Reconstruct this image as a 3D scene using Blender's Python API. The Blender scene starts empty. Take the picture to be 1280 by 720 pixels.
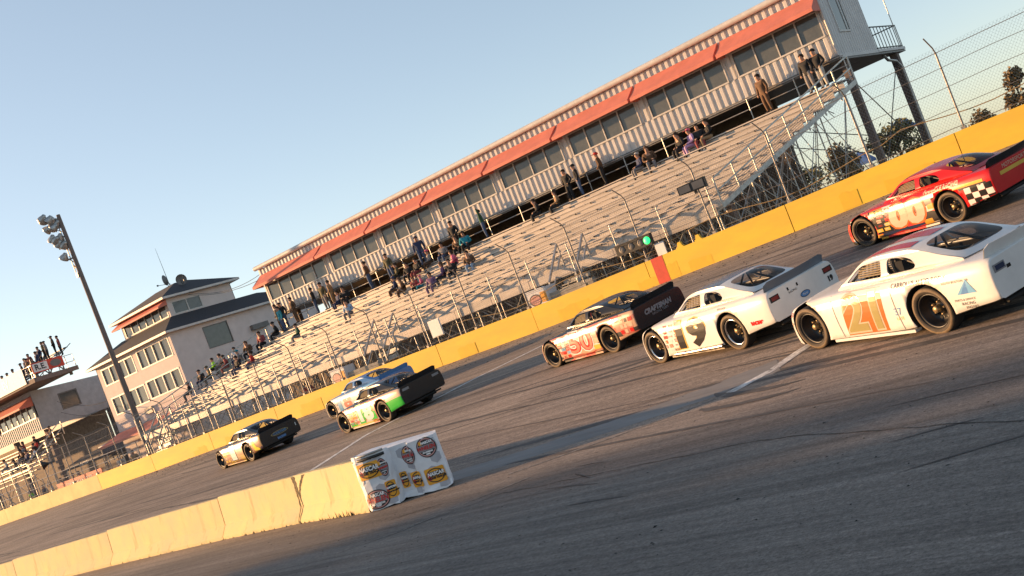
import bpy, bmesh, math, random
import numpy as np
from mathutils import Vector, Matrix
from mathutils.bvhtree import BVHTree
from mathutils.geometry import tessellate_polygon
R = math.radians
random.seed(7)
sc = bpy.context.scene
COL = sc.collection

# ------------------------------------------------------------------ materials
def nd(nt, t, **kw):
    n = nt.nodes.new(t)
    for k, v in kw.items():
        if k in n.inputs: n.inputs[k].default_value = v
        else: setattr(n, k, v)
    return n

def mat(name, col, rough=.6, metal=0., var=.12, scale=3., bump=0., bscale=40., coat=0., col2=None, dist=.01, stretch=None, spec=.5):
    m = bpy.data.materials.new(name); m.use_nodes = True
    nt = m.node_tree; b = nt.nodes['Principled BSDF']
    b.inputs['Roughness'].default_value = rough; b.inputs['Metallic'].default_value = metal
    b.inputs['Coat Weight'].default_value = coat; b.inputs['Coat Roughness'].default_value = .08
    b.inputs['Specular IOR Level'].default_value = spec
    tc = nd(nt, 'ShaderNodeTexCoord'); vec = tc.outputs['Object']
    if stretch:
        mp = nd(nt, 'ShaderNodeMapping'); mp.inputs['Scale'].default_value = stretch
        nt.links.new(vec, mp.inputs['Vector']); vec = mp.outputs['Vector']
    n = nd(nt, 'ShaderNodeTexNoise', Scale=scale, Detail=6., Roughness=.65)
    nt.links.new(vec, n.inputs['Vector'])
    cr = nd(nt, 'ShaderNodeValToRGB')
    c2 = col2 or tuple(max(0, x*(1-2*var)) for x in col)
    c1 = tuple(min(1, x*(1+var)) for x in col)
    cr.color_ramp.elements[0].position = .3; cr.color_ramp.elements[1].position = .7
    cr.color_ramp.elements[0].color = (*c2, 1); cr.color_ramp.elements[1].color = (*c1, 1)
    nt.links.new(n.outputs['Fac'], cr.inputs['Fac']); nt.links.new(cr.outputs['Color'], b.inputs['Base Color'])
    if bump:
        n2 = nd(nt, 'ShaderNodeTexNoise', Scale=bscale, Detail=4.)
        nt.links.new(tc.outputs['Object'], n2.inputs['Vector'])
        bp = nd(nt, 'ShaderNodeBump', Strength=bump, Distance=dist)
        nt.links.new(n2.outputs['Fac'], bp.inputs['Height']); nt.links.new(bp.outputs['Normal'], b.inputs['Normal'])
    return m

def glass_mat(name, tint=(.35,.36,.36), gloss=.35, rough=.03):
    m = bpy.data.materials.new(name); m.use_nodes = True; nt = m.node_tree
    nt.nodes.clear()
    o = nd(nt, 'ShaderNodeOutputMaterial'); mx = nd(nt, 'ShaderNodeMixShader')
    tr = nd(nt, 'ShaderNodeBsdfTransparent'); tr.inputs['Color'].default_value = (*tint, 1)
    gl = nd(nt, 'ShaderNodeBsdfGlossy'); gl.inputs['Roughness'].default_value = rough
    gl.inputs['Color'].default_value = (.9,.9,.9,1)
    lw = nd(nt, 'ShaderNodeLayerWeight', Blend=gloss)
    nt.links.new(lw.outputs['Fresnel'], mx.inputs['Fac'])
    nt.links.new(tr.outputs[0], mx.inputs[1]); nt.links.new(gl.outputs[0], mx.inputs[2])
    nt.links.new(mx.outputs[0], o.inputs['Surface'])
    return m

M = {}
def defm(k, *a, **kw): M[k] = mat(k, *a, **kw)
defm('galv', (.46,.45,.43), rough=.42, metal=.75, var=.18, scale=6)
defm('post_steel', (.30,.28,.26), rough=.5, metal=.6, var=.2, scale=8)
defm('dark_steel', (.10,.10,.10), rough=.55, metal=.4)
defm('seat_alu', (.55,.49,.43), rough=.45, metal=.12, var=.16, scale=2.2, stretch=(.3,2,2))
defm('riser', (.30,.29,.28), rough=.6, metal=.1, var=.15)
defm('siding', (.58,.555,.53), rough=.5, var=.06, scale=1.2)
defm('trim', (.60,.57,.53), rough=.5, var=.08)
defm('trim_dark', (.16,.15,.14), rough=.5)
defm('awning', (.66,.20,.14), rough=.72, var=.08, scale=1.5)
defm('roof_dark', (.045,.043,.048), rough=.85, var=.2, scale=12)
defm('stucco', (.66,.58,.54), rough=.85, var=.05, scale=1.5, bump=.1)
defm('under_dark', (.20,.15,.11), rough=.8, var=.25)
defm('tan_board', (.42,.30,.17), rough=.7, var=.2)
defm('concrete', (.36,.34,.31), rough=.9, var=.15, scale=4)
defm('window', (.105,.11,.105), rough=.08, var=.1, spec=.55)
defm('box_black', (.02,.02,.02), rough=.5)
defm('white_board', (.74,.74,.72), rough=.6, var=.05)
defm('wood_pole', (.20,.155,.135), rough=.85, var=.22, scale=5, stretch=(6,6,.5))
defm('canopy_blue', (.05,.13,.36), rough=.7)
defm('canopy_black', (.025,.025,.028), rough=.7)
defm('red_paint', (.60,.06,.03), rough=.6, var=.1)
defm('bark', (.11,.075,.05), rough=.9, var=.25, scale=8)
defm('leaf', (.085,.085,.035), rough=.75, var=.45, scale=.9, col2=(.05,.062,.022))
defm('leaf_brown', (.16,.11,.05), rough=.8, var=.4, scale=.8, col2=(.085,.07,.028))
defm('rubber', (.012,.012,.012), rough=.85)
defm('white_line', (.72,.71,.69), rough=.8, var=.2, scale=7, col2=(.22,.21,.20))
defm('crack', (.018,.016,.015), rough=.95)
defm('skin', (.45,.26,.18), rough=.6, var=.05)
defm('hair', (.03,.02,.015), rough=.8)
defm('shoe', (.03,.03,.03), rough=.7)
for k, c in dict(c_black=(.018,.018,.02), c_brown=(.12,.065,.035), c_tan=(.34,.22,.12), c_navy=(.03,.045,.11), c_blue=(.05,.14,.38),
                 c_sky=(.28,.40,.55), c_teal=(.02,.26,.34), c_green=(.03,.10,.06), c_lime=(.30,.75,.03), c_white=(.66,.66,.66), c_red=(.55,.035,.03),
                 c_maroon=(.28,.06,.06), c_pink=(.75,.16,.26), c_lav=(.55,.36,.58), c_purple=(.17,.09,.18), c_grey=(.22,.21,.21), c_jean=(.07,.11,.20),
                 c_pale=(.5,.47,.42), c_olive=(.10,.09,.045)).items():
    defm(k, c, rough=.85, var=.15, scale=6)

# ------------------------------------------------------------------ mesh helper
class MB:
    def __init__(s): s.v = []; s.f = []; s.m = []; s.sm = []
    def add(s, vs, fs, m=0, smooth=False):
        o = len(s.v); s.v += [tuple(p) for p in vs]
        for f in fs: s.f.append([i+o for i in f]); s.m.append(m); s.sm.append(smooth)
        return s
    def box(s, x0, x1, y0, y1, z0, z1, m=0):
        return s.add([(x0,y0,z0),(x1,y0,z0),(x1,y1,z0),(x0,y1,z0),(x0,y0,z1),(x1,y0,z1),(x1,y1,z1),(x0,y1,z1)],
                     [(0,3,2,1),(4,5,6,7),(0,1,5,4),(1,2,6,5),(2,3,7,6),(3,0,4,7)], m)
    def bar(s, p, q, w, h=None, m=0, up=(0,0,1)):
        p = Vector(p); q = Vector(q); h = h or w; d = (q-p).normalized(); u = Vector(up)
        if abs(d.dot(u)) > .97: u = Vector((0,1,0))
        r = d.cross(u).normalized()*(w/2); u = r.cross(d).normalized()*(h/2)
        vs = [p-r-u, p+r-u, p+r+u, p-r+u, q-r-u, q+r-u, q+r+u, q-r+u]
        return s.add(vs, [(0,1,2,3),(7,6,5,4),(1,0,4,5),(2,1,5,6),(3,2,6,7),(0,3,7,4)], m)
    def tube(s, pts, r, n=6, m=0, cap=True):
        pts = [Vector(p) for p in pts]; rings = []; prev = None
        rr = r if isinstance(r, (list, tuple)) else [r]*len(pts)
        for i, p in enumerate(pts):
            d = (pts[min(i+1, len(pts)-1)]-pts[max(i-1, 0)]).normalized()
            if prev is None:
                a = Vector((0,0,1)) if abs(d.z) < .9 else Vector((0,1,0)); u = d.cross(a).normalized()
            else: u = (prev-d*prev.dot(d)).normalized()
            prev = u; w = d.cross(u)
            rings.append([p+(u*math.cos(2*math.pi*k/n)+w*math.sin(2*math.pi*k/n))*rr[i] for k in range(n)])
        vs = [q for g in rings for q in g]; fs = []
        for i in range(len(pts)-1):
            for k in range(n): fs.append((i*n+k, i*n+(k+1)%n, (i+1)*n+(k+1)%n, (i+1)*n+k))
        s.add(vs, fs, m, n > 5)
        if cap: s.add(rings[0], [tuple(range(n))[::-1]], m); s.add(rings[-1], [tuple(range(n))], m)
        return s
    def lathe(s, prof, n=28, axis='y', m=0, o=(0,0,0), ms=None):
        vs = []; fs = []; k = len(prof)
        for j in range(n):
            a = 2*math.pi*j/n; c, q = math.cos(a), math.sin(a)
            for (r, t) in prof:
                vs.append((o[0]+r*c, o[1]+t, o[2]+r*q) if axis == 'y' else (o[0]+r*c, o[1]+r*q, o[2]+t))
        for i in range(k-1):
            fs = []
            for j in range(n):
                j2 = (j+1) % n
                fs.append((j*k+i, j2*k+i, j2*k+i+1, j*k+i+1))
            if i == 0: base = len(s.v); s.v += vs
            for f in fs: s.f.append([x+base for x in f]); s.m.append(ms[i] if ms else m); s.sm.append(True)
        return s
    def prism(s, poly, y0, y1, m=0, plane='xz'):
        n = len(poly)
        f = {'xz': lambda a, b, t: (a, t, b), 'xy': lambda a, b, t: (a, b, t), 'yz': lambda a, b, t: (t, a, b)}[plane]
        vs = [f(a, b, y0) for a, b in poly]+[f(a, b, y1) for a, b in poly]
        fs = [tuple(range(n)), tuple(range(n, 2*n))[::-1]]+[(i, i+n, (i+1) % n+n, (i+1) % n) for i in range(n)]
        return s.add(vs, fs, m)
    def grid(s, fn, nu, nv, m=0, smooth=True):
        vs = [fn(i/nu, j/nv) for i in range(nu+1) for j in range(nv+1)]
        fs = [(i*(nv+1)+j, (i+1)*(nv+1)+j, (i+1)*(nv+1)+j+1, i*(nv+1)+j+1) for i in range(nu) for j in range(nv)]
        return s.add(vs, fs, m, smooth)
    def mesh(s, name, mats, fix=True):
        me = bpy.data.meshes.new(name); me.from_pydata([tuple(p) for p in s.v], [], s.f)
        for k in (mats if isinstance(mats, (list, tuple)) else [mats]): me.materials.append(M[k] if isinstance(k, str) else k)
        me.polygons.foreach_set('material_index', s.m); me.polygons.foreach_set('use_smooth', s.sm)
        if fix:
            bm = bmesh.new(); bm.from_mesh(me); bmesh.ops.recalc_face_normals(bm, faces=bm.faces); bm.to_mesh(me); bm.free()
        me.update(); return me
    def build(s, name, mats, parent=None, loc=None, fix=True):
        return link(name, s.mesh(name, mats, fix), parent, loc)

def link(name, me, parent=None, loc=None):
    o = bpy.data.objects.new(name, me); COL.objects.link(o)
    if parent: o.parent = parent
    if loc: o.location = loc
    return o
def tag(o, label=None, cat=None, group=None, kind=None):
    if label: o['label'] = label
    if cat: o['category'] = cat
    if group: o['group'] = group
    if kind: o['kind'] = kind
    return o
def empty(name, loc=(0,0,0), rz=0, label=None, cat=None, group=None):
    o = bpy.data.objects.new(name, None); COL.objects.link(o); o.empty_display_size = .2
    o.location = loc; o.rotation_euler.z = rz
    return tag(o, label, cat, group)
def text_mesh(txt, size=1., depth=0., bold=0.):
    cu = bpy.data.curves.new('t', 'FONT'); cu.body = txt; cu.size = size; cu.align_x = 'CENTER'; cu.align_y = 'CENTER'
    cu.offset = bold; cu.extrude = depth; cu.resolution_u = 3
    ob = bpy.data.objects.new('t', cu); COL.objects.link(ob)
    me = bpy.data.meshes.new_from_object(ob.evaluated_get(bpy.context.evaluated_depsgraph_get()))
    bpy.data.objects.remove(ob); bpy.data.curves.remove(cu)
    return me

# ------------------------------------------------------------------ ground shape
KX = [-200,-75,-60,-45,-29,-22.7,-16,-10,0,15,60]; KZ = [1.0,1.0,1.0,1.12,1.19,1.31,1.47,1.68,1.92,2.2,2.3]
def kx(x): return float(np.interp(x, KX, KZ))
def ground(x, y):
    t = min(1., max(0., (y-14.5)/22.))
    t = (5*t*t if t < .1 else t-.05)/.95
    return kx(x)*t
def gnorm(x, y):
    e = .4
    return Vector((ground(x-e, y)-ground(x+e, y), ground(x, y-e)-ground(x, y+e), 2*e)).normalized()
YW = 36.5
def drape(mb, pts, w, dz, m=0, step=.5, jit=0., taper=False):
    """a flat strip along a polyline lying dz above the ground"""
    P = []
    for (a, b) in zip(pts[:-1], pts[1:]):
        n = max(1, int(math.dist(a, b)/step))
        for i in range(n): P.append((a[0]+(b[0]-a[0])*i/n, a[1]+(b[1]-a[1])*i/n))
    P.append(pts[-1]); vs = []; N = len(P)
    for i, p in enumerate(P):
        a = P[max(0, i-1)]; b = P[min(N-1, i+1)]; dx, dy = b[0]-a[0], b[1]-a[1]; l = math.hypot(dx, dy) or 1
        k = w/2*(1 if not taper else min(1., 4*min(i, N-1-i)/N+.15))*(1+random.uniform(-jit, jit)); j = random.uniform(-jit, jit)*w
        for sgn in (1, -1):
            x = p[0]-dy/l*(k*sgn+j); y = p[1]+dx/l*(k*sgn+j); vs.append((x, y, ground(x, y)+dz))
    mb.add(vs, [(2*i, 2*i+1, 2*i+3, 2*i+2) for i in range(N-1)], m)

# ------------------------------------------------------------------ camera, light
F, ROLL, V0, TH, CH = 1350., R(21), 21., R(51.4), 2.6
view = Vector((-math.cos(TH), math.sin(TH), 0)); right = Vector((view.y, -view.x, 0)); Z = Vector((0,0,1))
p = math.atan(V0/F); fw = view*math.cos(p)+Z*math.sin(p); up = Z*math.cos(p)-view*math.sin(p)
cx = right*math.cos(ROLL)-up*math.sin(ROLL); cy = right*math.sin(ROLL)+up*math.cos(ROLL)
cam = bpy.data.objects.new('camera', bpy.data.cameras.new('camera')); COL.objects.link(cam)
mw = Matrix((cx, cy, -fw)).transposed().to_4x4(); mw.translation = (0,0,CH); cam.matrix_world = mw
cam.data.sensor_width = 36; cam.data.lens = F/1280*36; cam.data.clip_end = 8000; cam.data.clip_start = .1
sc.camera = cam
SUN_DIR = Vector((.953,.302,0)).normalized(); ELEV = R(8.0)
d = SUN_DIR*math.cos(ELEV)-Z*math.sin(ELEV)
su = bpy.data.lights.new('sun', 'SUN'); su.energy = 4.3; su.angle = R(.6); su.color = (1.,.57,.26)
so = bpy.data.objects.new('sun', su); COL.objects.link(so); so.rotation_euler = d.to_track_quat('-Z', 'Y').to_euler()
w = bpy.data.worlds.new('World'); sc.world = w; w.use_nodes = True
nt = w.node_tree; bg = nt.nodes['Background']
sky = nd(nt, 'ShaderNodeTexSky', sky_type='NISHITA', sun_disc=False)
sky.sun_elevation = ELEV; sky.sun_rotation = math.atan2(-SUN_DIR.x, -SUN_DIR.y); sky.air_density = .72; sky.dust_density = .45; sky.ozone_density = 1.0
hs = nd(nt, 'ShaderNodeHueSaturation', Saturation=.96)
nt.links.new(sky.outputs[0], hs.inputs['Color']); gm = nd(nt, 'ShaderNodeGamma', Gamma=.65); nt.links.new(hs.outputs[0], gm.inputs['Color']); nt.links.new(gm.outputs[0], bg.inputs['Color']); bg.inputs['Strength'].default_value = .15
sc.view_settings.view_transform = 'Standard'; sc.view_settings.look = 'None'; sc.view_settings.exposure = 1.33; sc.view_settings.gamma = 1

# ------------------------------------------------------------------ asphalt
def asphalt_mat():
    m = bpy.data.materials.new('asphalt'); m.use_nodes = True; nt = m.node_tree; b = nt.nodes['Principled BSDF']; L = nt.links.new
    b.inputs['Roughness'].default_value = .82; b.inputs['Specular IOR Level'].default_value = .35
    tc = nd(nt, 'ShaderNodeTexCoord')
    def noise(scale, stretch=(1,1,1), rot=0, det=5., rough=.6):
        mp = nd(nt, 'ShaderNodeMapping'); mp.inputs['Scale'].default_value = stretch; mp.inputs['Rotation'].default_value = (0,0,rot)
        L(tc.outputs['Object'], mp.inputs['Vector'])
        n = nd(nt, 'ShaderNodeTexNoise', Scale=scale, Detail=det, Roughness=rough); L(mp.outputs[0], n.inputs['Vector']); return n.outputs['Fac']
    def ramp(x, a, b_, ca, cb):
        r = nd(nt, 'ShaderNodeValToRGB'); r.color_ramp.elements[0].position = a; r.color_ramp.elements[1].position = b_
        r.color_ramp.elements[0].color = (*ca, 1); r.color_ramp.elements[1].color = (*cb, 1); L(x, r.inputs['Fac']); return r.outputs['Color']
    def mul(a, c, f=1.):
        x = nd(nt, 'ShaderNodeMix', data_type='RGBA', blend_type='MULTIPLY'); x.inputs[0].default_value = f
        L(a, x.inputs[6]); L(c, x.inputs[7]); return x.outputs[2]
    pit = ramp(noise(.35), .3, .7, (.142,.132,.126), (.208,.191,.178)); trk = ramp(noise(.35), .3, .7, (.26,.22,.19), (.34,.29,.25))
    sx = nd(nt, 'ShaderNodeSeparateXYZ'); L(tc.outputs['Object'], sx.inputs[0])
    # the racing lane beyond the seam is an older, browner pavement than the pit lane
    md = nd(nt, 'ShaderNodeMath', operation='MULTIPLY_ADD'); md.inputs[1].default_value = -.16; md.inputs[2].default_value = -1.6; L(sx.outputs[0], md.inputs[0])
    ad = nd(nt, 'ShaderNodeMath', operation='ADD'); L(sx.outputs[1], ad.inputs[0]); ad.inputs[1].default_value = -13.2
    nz = nd(nt, 'ShaderNodeMath', operation='MULTIPLY_ADD'); nz.inputs[1].default_value = 3.0; nz.inputs[2].default_value = -1.5; L(noise(.5, (.25,1,1), R(10)), nz.inputs[0])
    ad2 = nd(nt, 'ShaderNodeMath', operation='ADD'); L(ad.outputs[0], ad2.inputs[0]); L(nz.outputs[0], ad2.inputs[1])
    mr = nd(nt, 'ShaderNodeMapRange'); mr.inputs['From Min'].default_value = -.8; mr.inputs['From Max'].default_value = .9; L(ad2.outputs[0], mr.inputs['Value'])
    bx = nd(nt, 'ShaderNodeMix', data_type='RGBA'); L(mr.outputs[0], bx.inputs[0]); L(pit, bx.inputs[6]); L(trk, bx.inputs[7]); base = bx.outputs[2]
    streak = ramp(noise(1., (.10,3.2,1), R(8), 8., .7), .36, .62, (.60,.58,.57), (1.10,1.08,1.06))
    streak2 = ramp(noise(1., (.16,11.,1), R(13), 5., .7), .35, .58, (.72,.71,.70), (1.04,1.04,1.04))
    grain = ramp(noise(27., det=6., rough=.92), .36, .64, (.34,.33,.32), (1.65,1.60,1.55))
    grain2 = ramp(noise(9., det=6., rough=.75), .32, .68, (.66,.65,.64), (1.28,1.27,1.25))
    patch = ramp(noise(.12, (.5,1.4,1), R(-15)), .44, .52, (.80,.80,.82), (1.05,1.04,1.02))
    c = mul(mul(mul(mul(mul(base, streak, .9), streak2, .8), grain, .9), grain2, .9), patch, .8)
    L(c, b.inputs['Base Color'])
    bp = nd(nt, 'ShaderNodeBump', Strength=.35, Distance=.006); L(noise(45., det=3.), bp.inputs['Height'])
    bp2 = nd(nt, 'ShaderNodeBump', Strength=.5, Distance=.03); L(noise(1.1, (.3,1,1), R(10), 3.), bp2.inputs['Height'])
    L(bp.outputs['Normal'], bp2.inputs['Normal']); L(bp2.outputs['Normal'], b.inputs['Normal'])
    return m
M['asphalt'] = asphalt_mat()
xs = sorted(set([-140,-120,-100,-90]+[round(-82+i*1.0, 2) for i in range(92)]+[15,25,40,60])); ys = [-60,-40,-20,-8,0]+[i*.75 for i in range(8, 49)]+[36.75]
mb = MB(); mb.add([(x, y, ground(x, y)) for x in xs for y in ys],
      [(i*len(ys)+j, (i+1)*len(ys)+j, (i+1)*len(ys)+j+1, i*len(ys)+j+1) for i in range(len(xs)-1) for j in range(len(ys)-1)], 0, True)
tag(mb.build('track', 'asphalt'), kind='structure')
mb = MB(); ys2 = [36.75, 40, 48, 60, 80]
mb.add([(x, y, kx(x)-.06) for x in xs for y in ys2],
      [(i*len(ys2)+j, (i+1)*len(ys2)+j, (i+1)*len(ys2)+j+1, i*len(ys2)+j+1) for i in range(len(xs)-1) for j in range(len(ys2)-1)])
defm('dirt', (.20,.155,.115), rough=.95, var=.25, scale=1.2, bump=.3)
defm('far_ground', (.11,.10,.06), rough=.95, var=.3, scale=.03)
tag(mb.build('concourse', 'dirt'), kind='structure')
mb = MB(); mb.box(-4000, 4000, -4000, 4000, -1.2, -.5); tag(mb.build('ground', 'far_ground'), kind='structure')

# painted lines, cracks, rubber
mb = MB(); drape(mb, [(-21.5,34.9),(-23.0,31.8),(-25.0,27.5),(-26.0,23),(-25.0,19.5),(-24.6,16)], .24, .006, jit=.05)
tag(mb.build('start_finish_line', 'white_line'), kind='structure')
mb = MB(); drape(mb, [(-8.05,17.6),(-8.45,16.3),(-8.85,15.4)], .26, .006, jit=.12)
tag(mb.build('pit_exit_line', 'white_line'), kind='structure')
mb = MB(); drape(mb, [(-8.85,15.4),(-9.6,14.85),(-11.0,14.0),(-12.2,13.35)], .07, .006, jit=.3)
drape(mb, [(-13.6,10.6),(-12.6,11.1),(-11.8,12.1),(-11.2,12.7)], .045, .006, jit=.5)
defm('worn_line', (.26,.24,.22), rough=.85, var=.4, scale=9, col2=(.07,.065,.06))
tag(mb.build('worn_line', 'worn_line'), kind='structure')
defm('shadow_band_paving', (.205,.20,.195), rough=.85, var=.22, scale=1.3, col2=(.15,.14,.135), stretch=(.25,1.4,1), bump=.2, bscale=40)  # paler paving along the wrapped block's shadow band, coloured lighter to lift the shade
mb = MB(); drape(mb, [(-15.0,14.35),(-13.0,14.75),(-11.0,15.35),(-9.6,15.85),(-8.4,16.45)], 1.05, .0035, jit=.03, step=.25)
tag(mb.build('shadow_band_strip', 'shadow_band_paving'), kind='structure')
mb = MB()
def wig(a, b, n, amp): return [(a[0]+(b[0]-a[0])*i/n+random.uniform(-amp, amp), a[1]+(b[1]-a[1])*i/n+random.uniform(-amp, amp)) for i in range(n+1)]
drape(mb, wig((-13,10.9),(-11.2,12.05),8,.03)+wig((-11.1,12.0),(-6.5,11.6),20,.04)+wig((-6.3,11.55),(-3,10.0),14,.04), .018, .005, jit=.4, step=.2)
drape(mb, wig((-9.9,12.2),(-9.25,11.7),5,.02), .03, .005, jit=.3, taper=True, step=.1)
tag(mb.build('pavement_crack', 'crack'), kind='structure')
mb = MB()
for i in range(110):
    x = random.uniform(-60, 0); y = random.uniform(15, 35); l = random.uniform(3, 14); a = R(random.uniform(-2, 14)); dx, dy = math.cos(a)*l, -math.sin(a)*l
    drape(mb, [(x, y), (x+dx*.5, y+dy*.5+random.uniform(-.1,.1)), (x+dx, y+dy)], random.uniform(.04,.24), .004+.0001*i*.05, jit=.2, taper=True)
for i in range(8):
    x = random.uniform(-14, -3); y = random.uniform(8, 13); a = R(random.uniform(-20, 25)); l = random.uniform(.5, 2.2)
    drape(mb, [(x, y), (x+l*.5*math.cos(a), y+l*.5*math.sin(a)+.03), (x+l*math.cos(a), y+l*math.sin(a))], .04, .005, taper=True, step=.15)
for (cx_, cy_, r_, a0, a1) in ((-7.2,16.1,2.2,200,268),(-7.6,15.2,1.7,210,285),(-9.0,31.0,3.0,215,262),(-12.4,31.6,2.2,230,300)):
    drape(mb, [(cx_+r_*math.cos(R(a0+(a1-a0)*k/14)), cy_+r_*.55*math.sin(R(a0+(a1-a0)*k/14))) for k in range(15)], .22, .0062, jit=.12, taper=True, step=.2)
defm('skid', (.085,.075,.07), rough=.8, var=.3, scale=3)
tag(mb.build('skid_marks', 'skid'), kind='structure')
mb = MB()
def bit(x, y, s):
    z = ground(x, y); a = random.uniform(0, 6.3); c, q = math.cos(a)*s, math.sin(a)*s; h = s*random.uniform(.25,.6); e = random.uniform(.3,.8)
    mb.add([(x-c, y-q, z+.003), (x+q*e, y-c*e, z+.003), (x+c, y+q, z+.003), (x-q*e, y+c*e, z+.003), (x+c*.2, y+q*.2, z+h)], [(0,1,4),(1,2,4),(2,3,4),(3,0,4)])
for i in range(1500): bit(random.uniform(-60, 4), YW-abs(random.gauss(0, 2.2))-.2, random.uniform(.015,.06))
for i in range(900): bit(random.uniform(-18, -1), random.uniform(7.5, 17), random.uniform(.005,.022))
for i in range(9): bit(random.uniform(-14, -2), random.uniform(8, 15), random.uniform(.02,.04))
tag(mb.build('rubber_debris', 'rubber'), 'black rubber crumbs scattered over the track asphalt', 'rubber debris', kind='stuff')
# ------------------------------------------------------------------ outer wall
defm('wall_yellow', (.74,.50,.04), rough=.7, var=.06, scale=.9, col2=(.66,.43,.05), stretch=(.5,1,1.6))
defm('wall_pale', (.64,.50,.20), rough=.75, var=.1, scale=.8)
WH = 1.02
def wall_seg(mb, x0, x1, m=0, dy=0., n=4):
    for i in range(n):
        a = x0+(x1-x0)*i/n; b = x0+(x1-x0)*(i+1)/n; g = .006 if i == 0 else 0
        za, zb = kx(a+g), kx(b); za0, zb0 = za-.3, zb-.3; a += g
        y0, y1 = YW-dy, YW+.32
        vs = [(a,y0,za0),(b,y0,zb0),(b,y1,zb0),(a,y1,za0),(a,y0,za+WH),(b,y0,zb+WH),(b,y1,zb+WH),(a,y1,za+WH)]
        mb.add(vs, [(4,5,6,7),(0,1,5,4),(1,2,6,5),(2,3,7,6),(3,0,4,7),(0,3,2,1)], m)
wall = MB()
jx = [-110,-102,-95,-88,-81,-74,-67,-60.3,-53.8,-47.4,-41,-34.6,-28.6,-22.45,-16.15,-9.9,-3.6,2.7,9]
for a, b in zip(jx[:-1], jx[1:]): wall_seg(wall, a+.012, b-.012, 1 if b <= -66 else 0, random.uniform(0,.012))
wo = wall.build('track_wall', ['wall_yellow', 'wall_pale']); tag(wo, 'long yellow concrete outer wall with a red stripe beside the track', 'wall')
mb = MB(); xa, xb = -22.15, -21.6
mb.add([(xa,YW-.018,kx(xa)-.1),(xb,YW-.018,kx(xb)-.1),(xb,YW-.018,kx(xb)+WH+.004),(xa,YW-.018,kx(xa)+WH+.004),(xb,YW+.3,kx(xb)+WH+.004),(xa,YW+.3,kx(xa)+WH+.004)], [(0,1,2,3),(3,2,4,5)])
mb.build('red_stripe', 'red_paint', wo)
defm('patch_paint', (.72,.46,.03), rough=.75, var=.06, scale=3, col2=(.66,.42,.035))
mb = MB()
for i in range(16):
    x = random.uniform(-60, -6); l = random.uniform(.5, 2.4); z = random.uniform(.08,.55); h = random.uniform(.15,.45)
    h = random.uniform(.3,.6); tp = [(x+l*k/5, h+random.uniform(-.05,.05)) for k in range(6)]; pts = [(x,.02)]+[(x+l,.02)]+tp[::-1]
    mb.add([(q[0], YW-.0132-.00005*i, kx(q[0])+min(q[1], .95)) for q in pts], [tuple(range(len(pts)))])
mb.build('paint_patch', 'patch_paint', wo)
for x in (-19.9, -20.75):
    t = MB(); t.prism([(x-.13, 0),(x+.13, 0),(x+.06,.22),(x-.06,.22)], YW+.06, YW+.2)
    o = t.build('wall_block', 'wall_yellow', loc=(0,0,kx(x)+WH)); t2 = MB(); t2.box(x-.16,x+.16,YW+.04,YW+.24,-.0,.05); o2 = t2.build('base_plate', 'wall_yellow', o)
    tag(o, 'small yellow block on the wall top, %s' % ('farther from the red stripe' if x > -20 else 'nearest the red stripe'), 'wall block')

# ------------------------------------------------------------------ catch fence
fence = empty('catch_fence', (0,0,0), 0, 'tall wire catch fence with bent steel posts standing on the yellow wall', 'fence')
YF = YW+.2
px = [-9.6-3.2*i for i in range(-3, 27)]
for x in px:
    z = kx(x)+WH; m_ = MB(); lean = random.uniform(-.03,.03)
    m_.tube([(x,YF,z-.3),(x+lean,YF,z+2.62)], .034, 8); m_.tube([(x+lean,YF,z+2.6),(x+lean,YF-.12,z+2.78),(x+lean-.02,YF-.62,z+3.12)], .024, 6)
    m_.box(x-.07,x+.07,YF-.09,YF+.09,z-.02,z+.1)
    m_.build('fence_post', 'post_steel', fence)
for i, (h, rr) in enumerate(((.12,.012),(.75,.009),(1.45,.009),(2.1,.009),(2.6,.011))):
    m_ = MB(); m_.tube([(x, YF-.05, kx(x)+WH+h+(.02*math.sin(x*1.7+i))) for x in range(-92, 4, 2)], rr, 4); m_.build('cable', 'post_steel', fence)
m_ = MB()
sp = .115; Hh = 2.75
for i in range(int(96/sp)):
    x = -93+i*sp
    for s_ in (1, -1):
        xe = x+s_*Hh*.85
        if xe > 3.2 or xe < -95: continue
        za = kx(x)+WH+.02; zb = kx(xe)+WH+Hh; y = YF-.055-.004*s_; r_ = .0022
        m_.add([(x-r_,y,za),(x+r_,y+.004,za),(xe+r_,y+.004,zb),(xe-r_,y,zb)], [(0,1,2,3)])
m_.build('wire_mesh', 'galv', fence, fix=False)
# drooping cable along the fence
m_ = MB(); pts = []
for i in range(0, 45):
    x = -34+i*.75; pts.append((x, YF+.12, kx(x)+WH+.42+.16*math.sin(x*.9)+(.25 if x > -12 else 0)))
m_.tube(pts, .018, 5)
defm('cable_tan', (.32,.22,.10), rough=.7)
tag(m_.build('power_cable', 'cable_tan'), 'long drooping tan cable strung along the fence above the yellow wall', 'cable')

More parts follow.
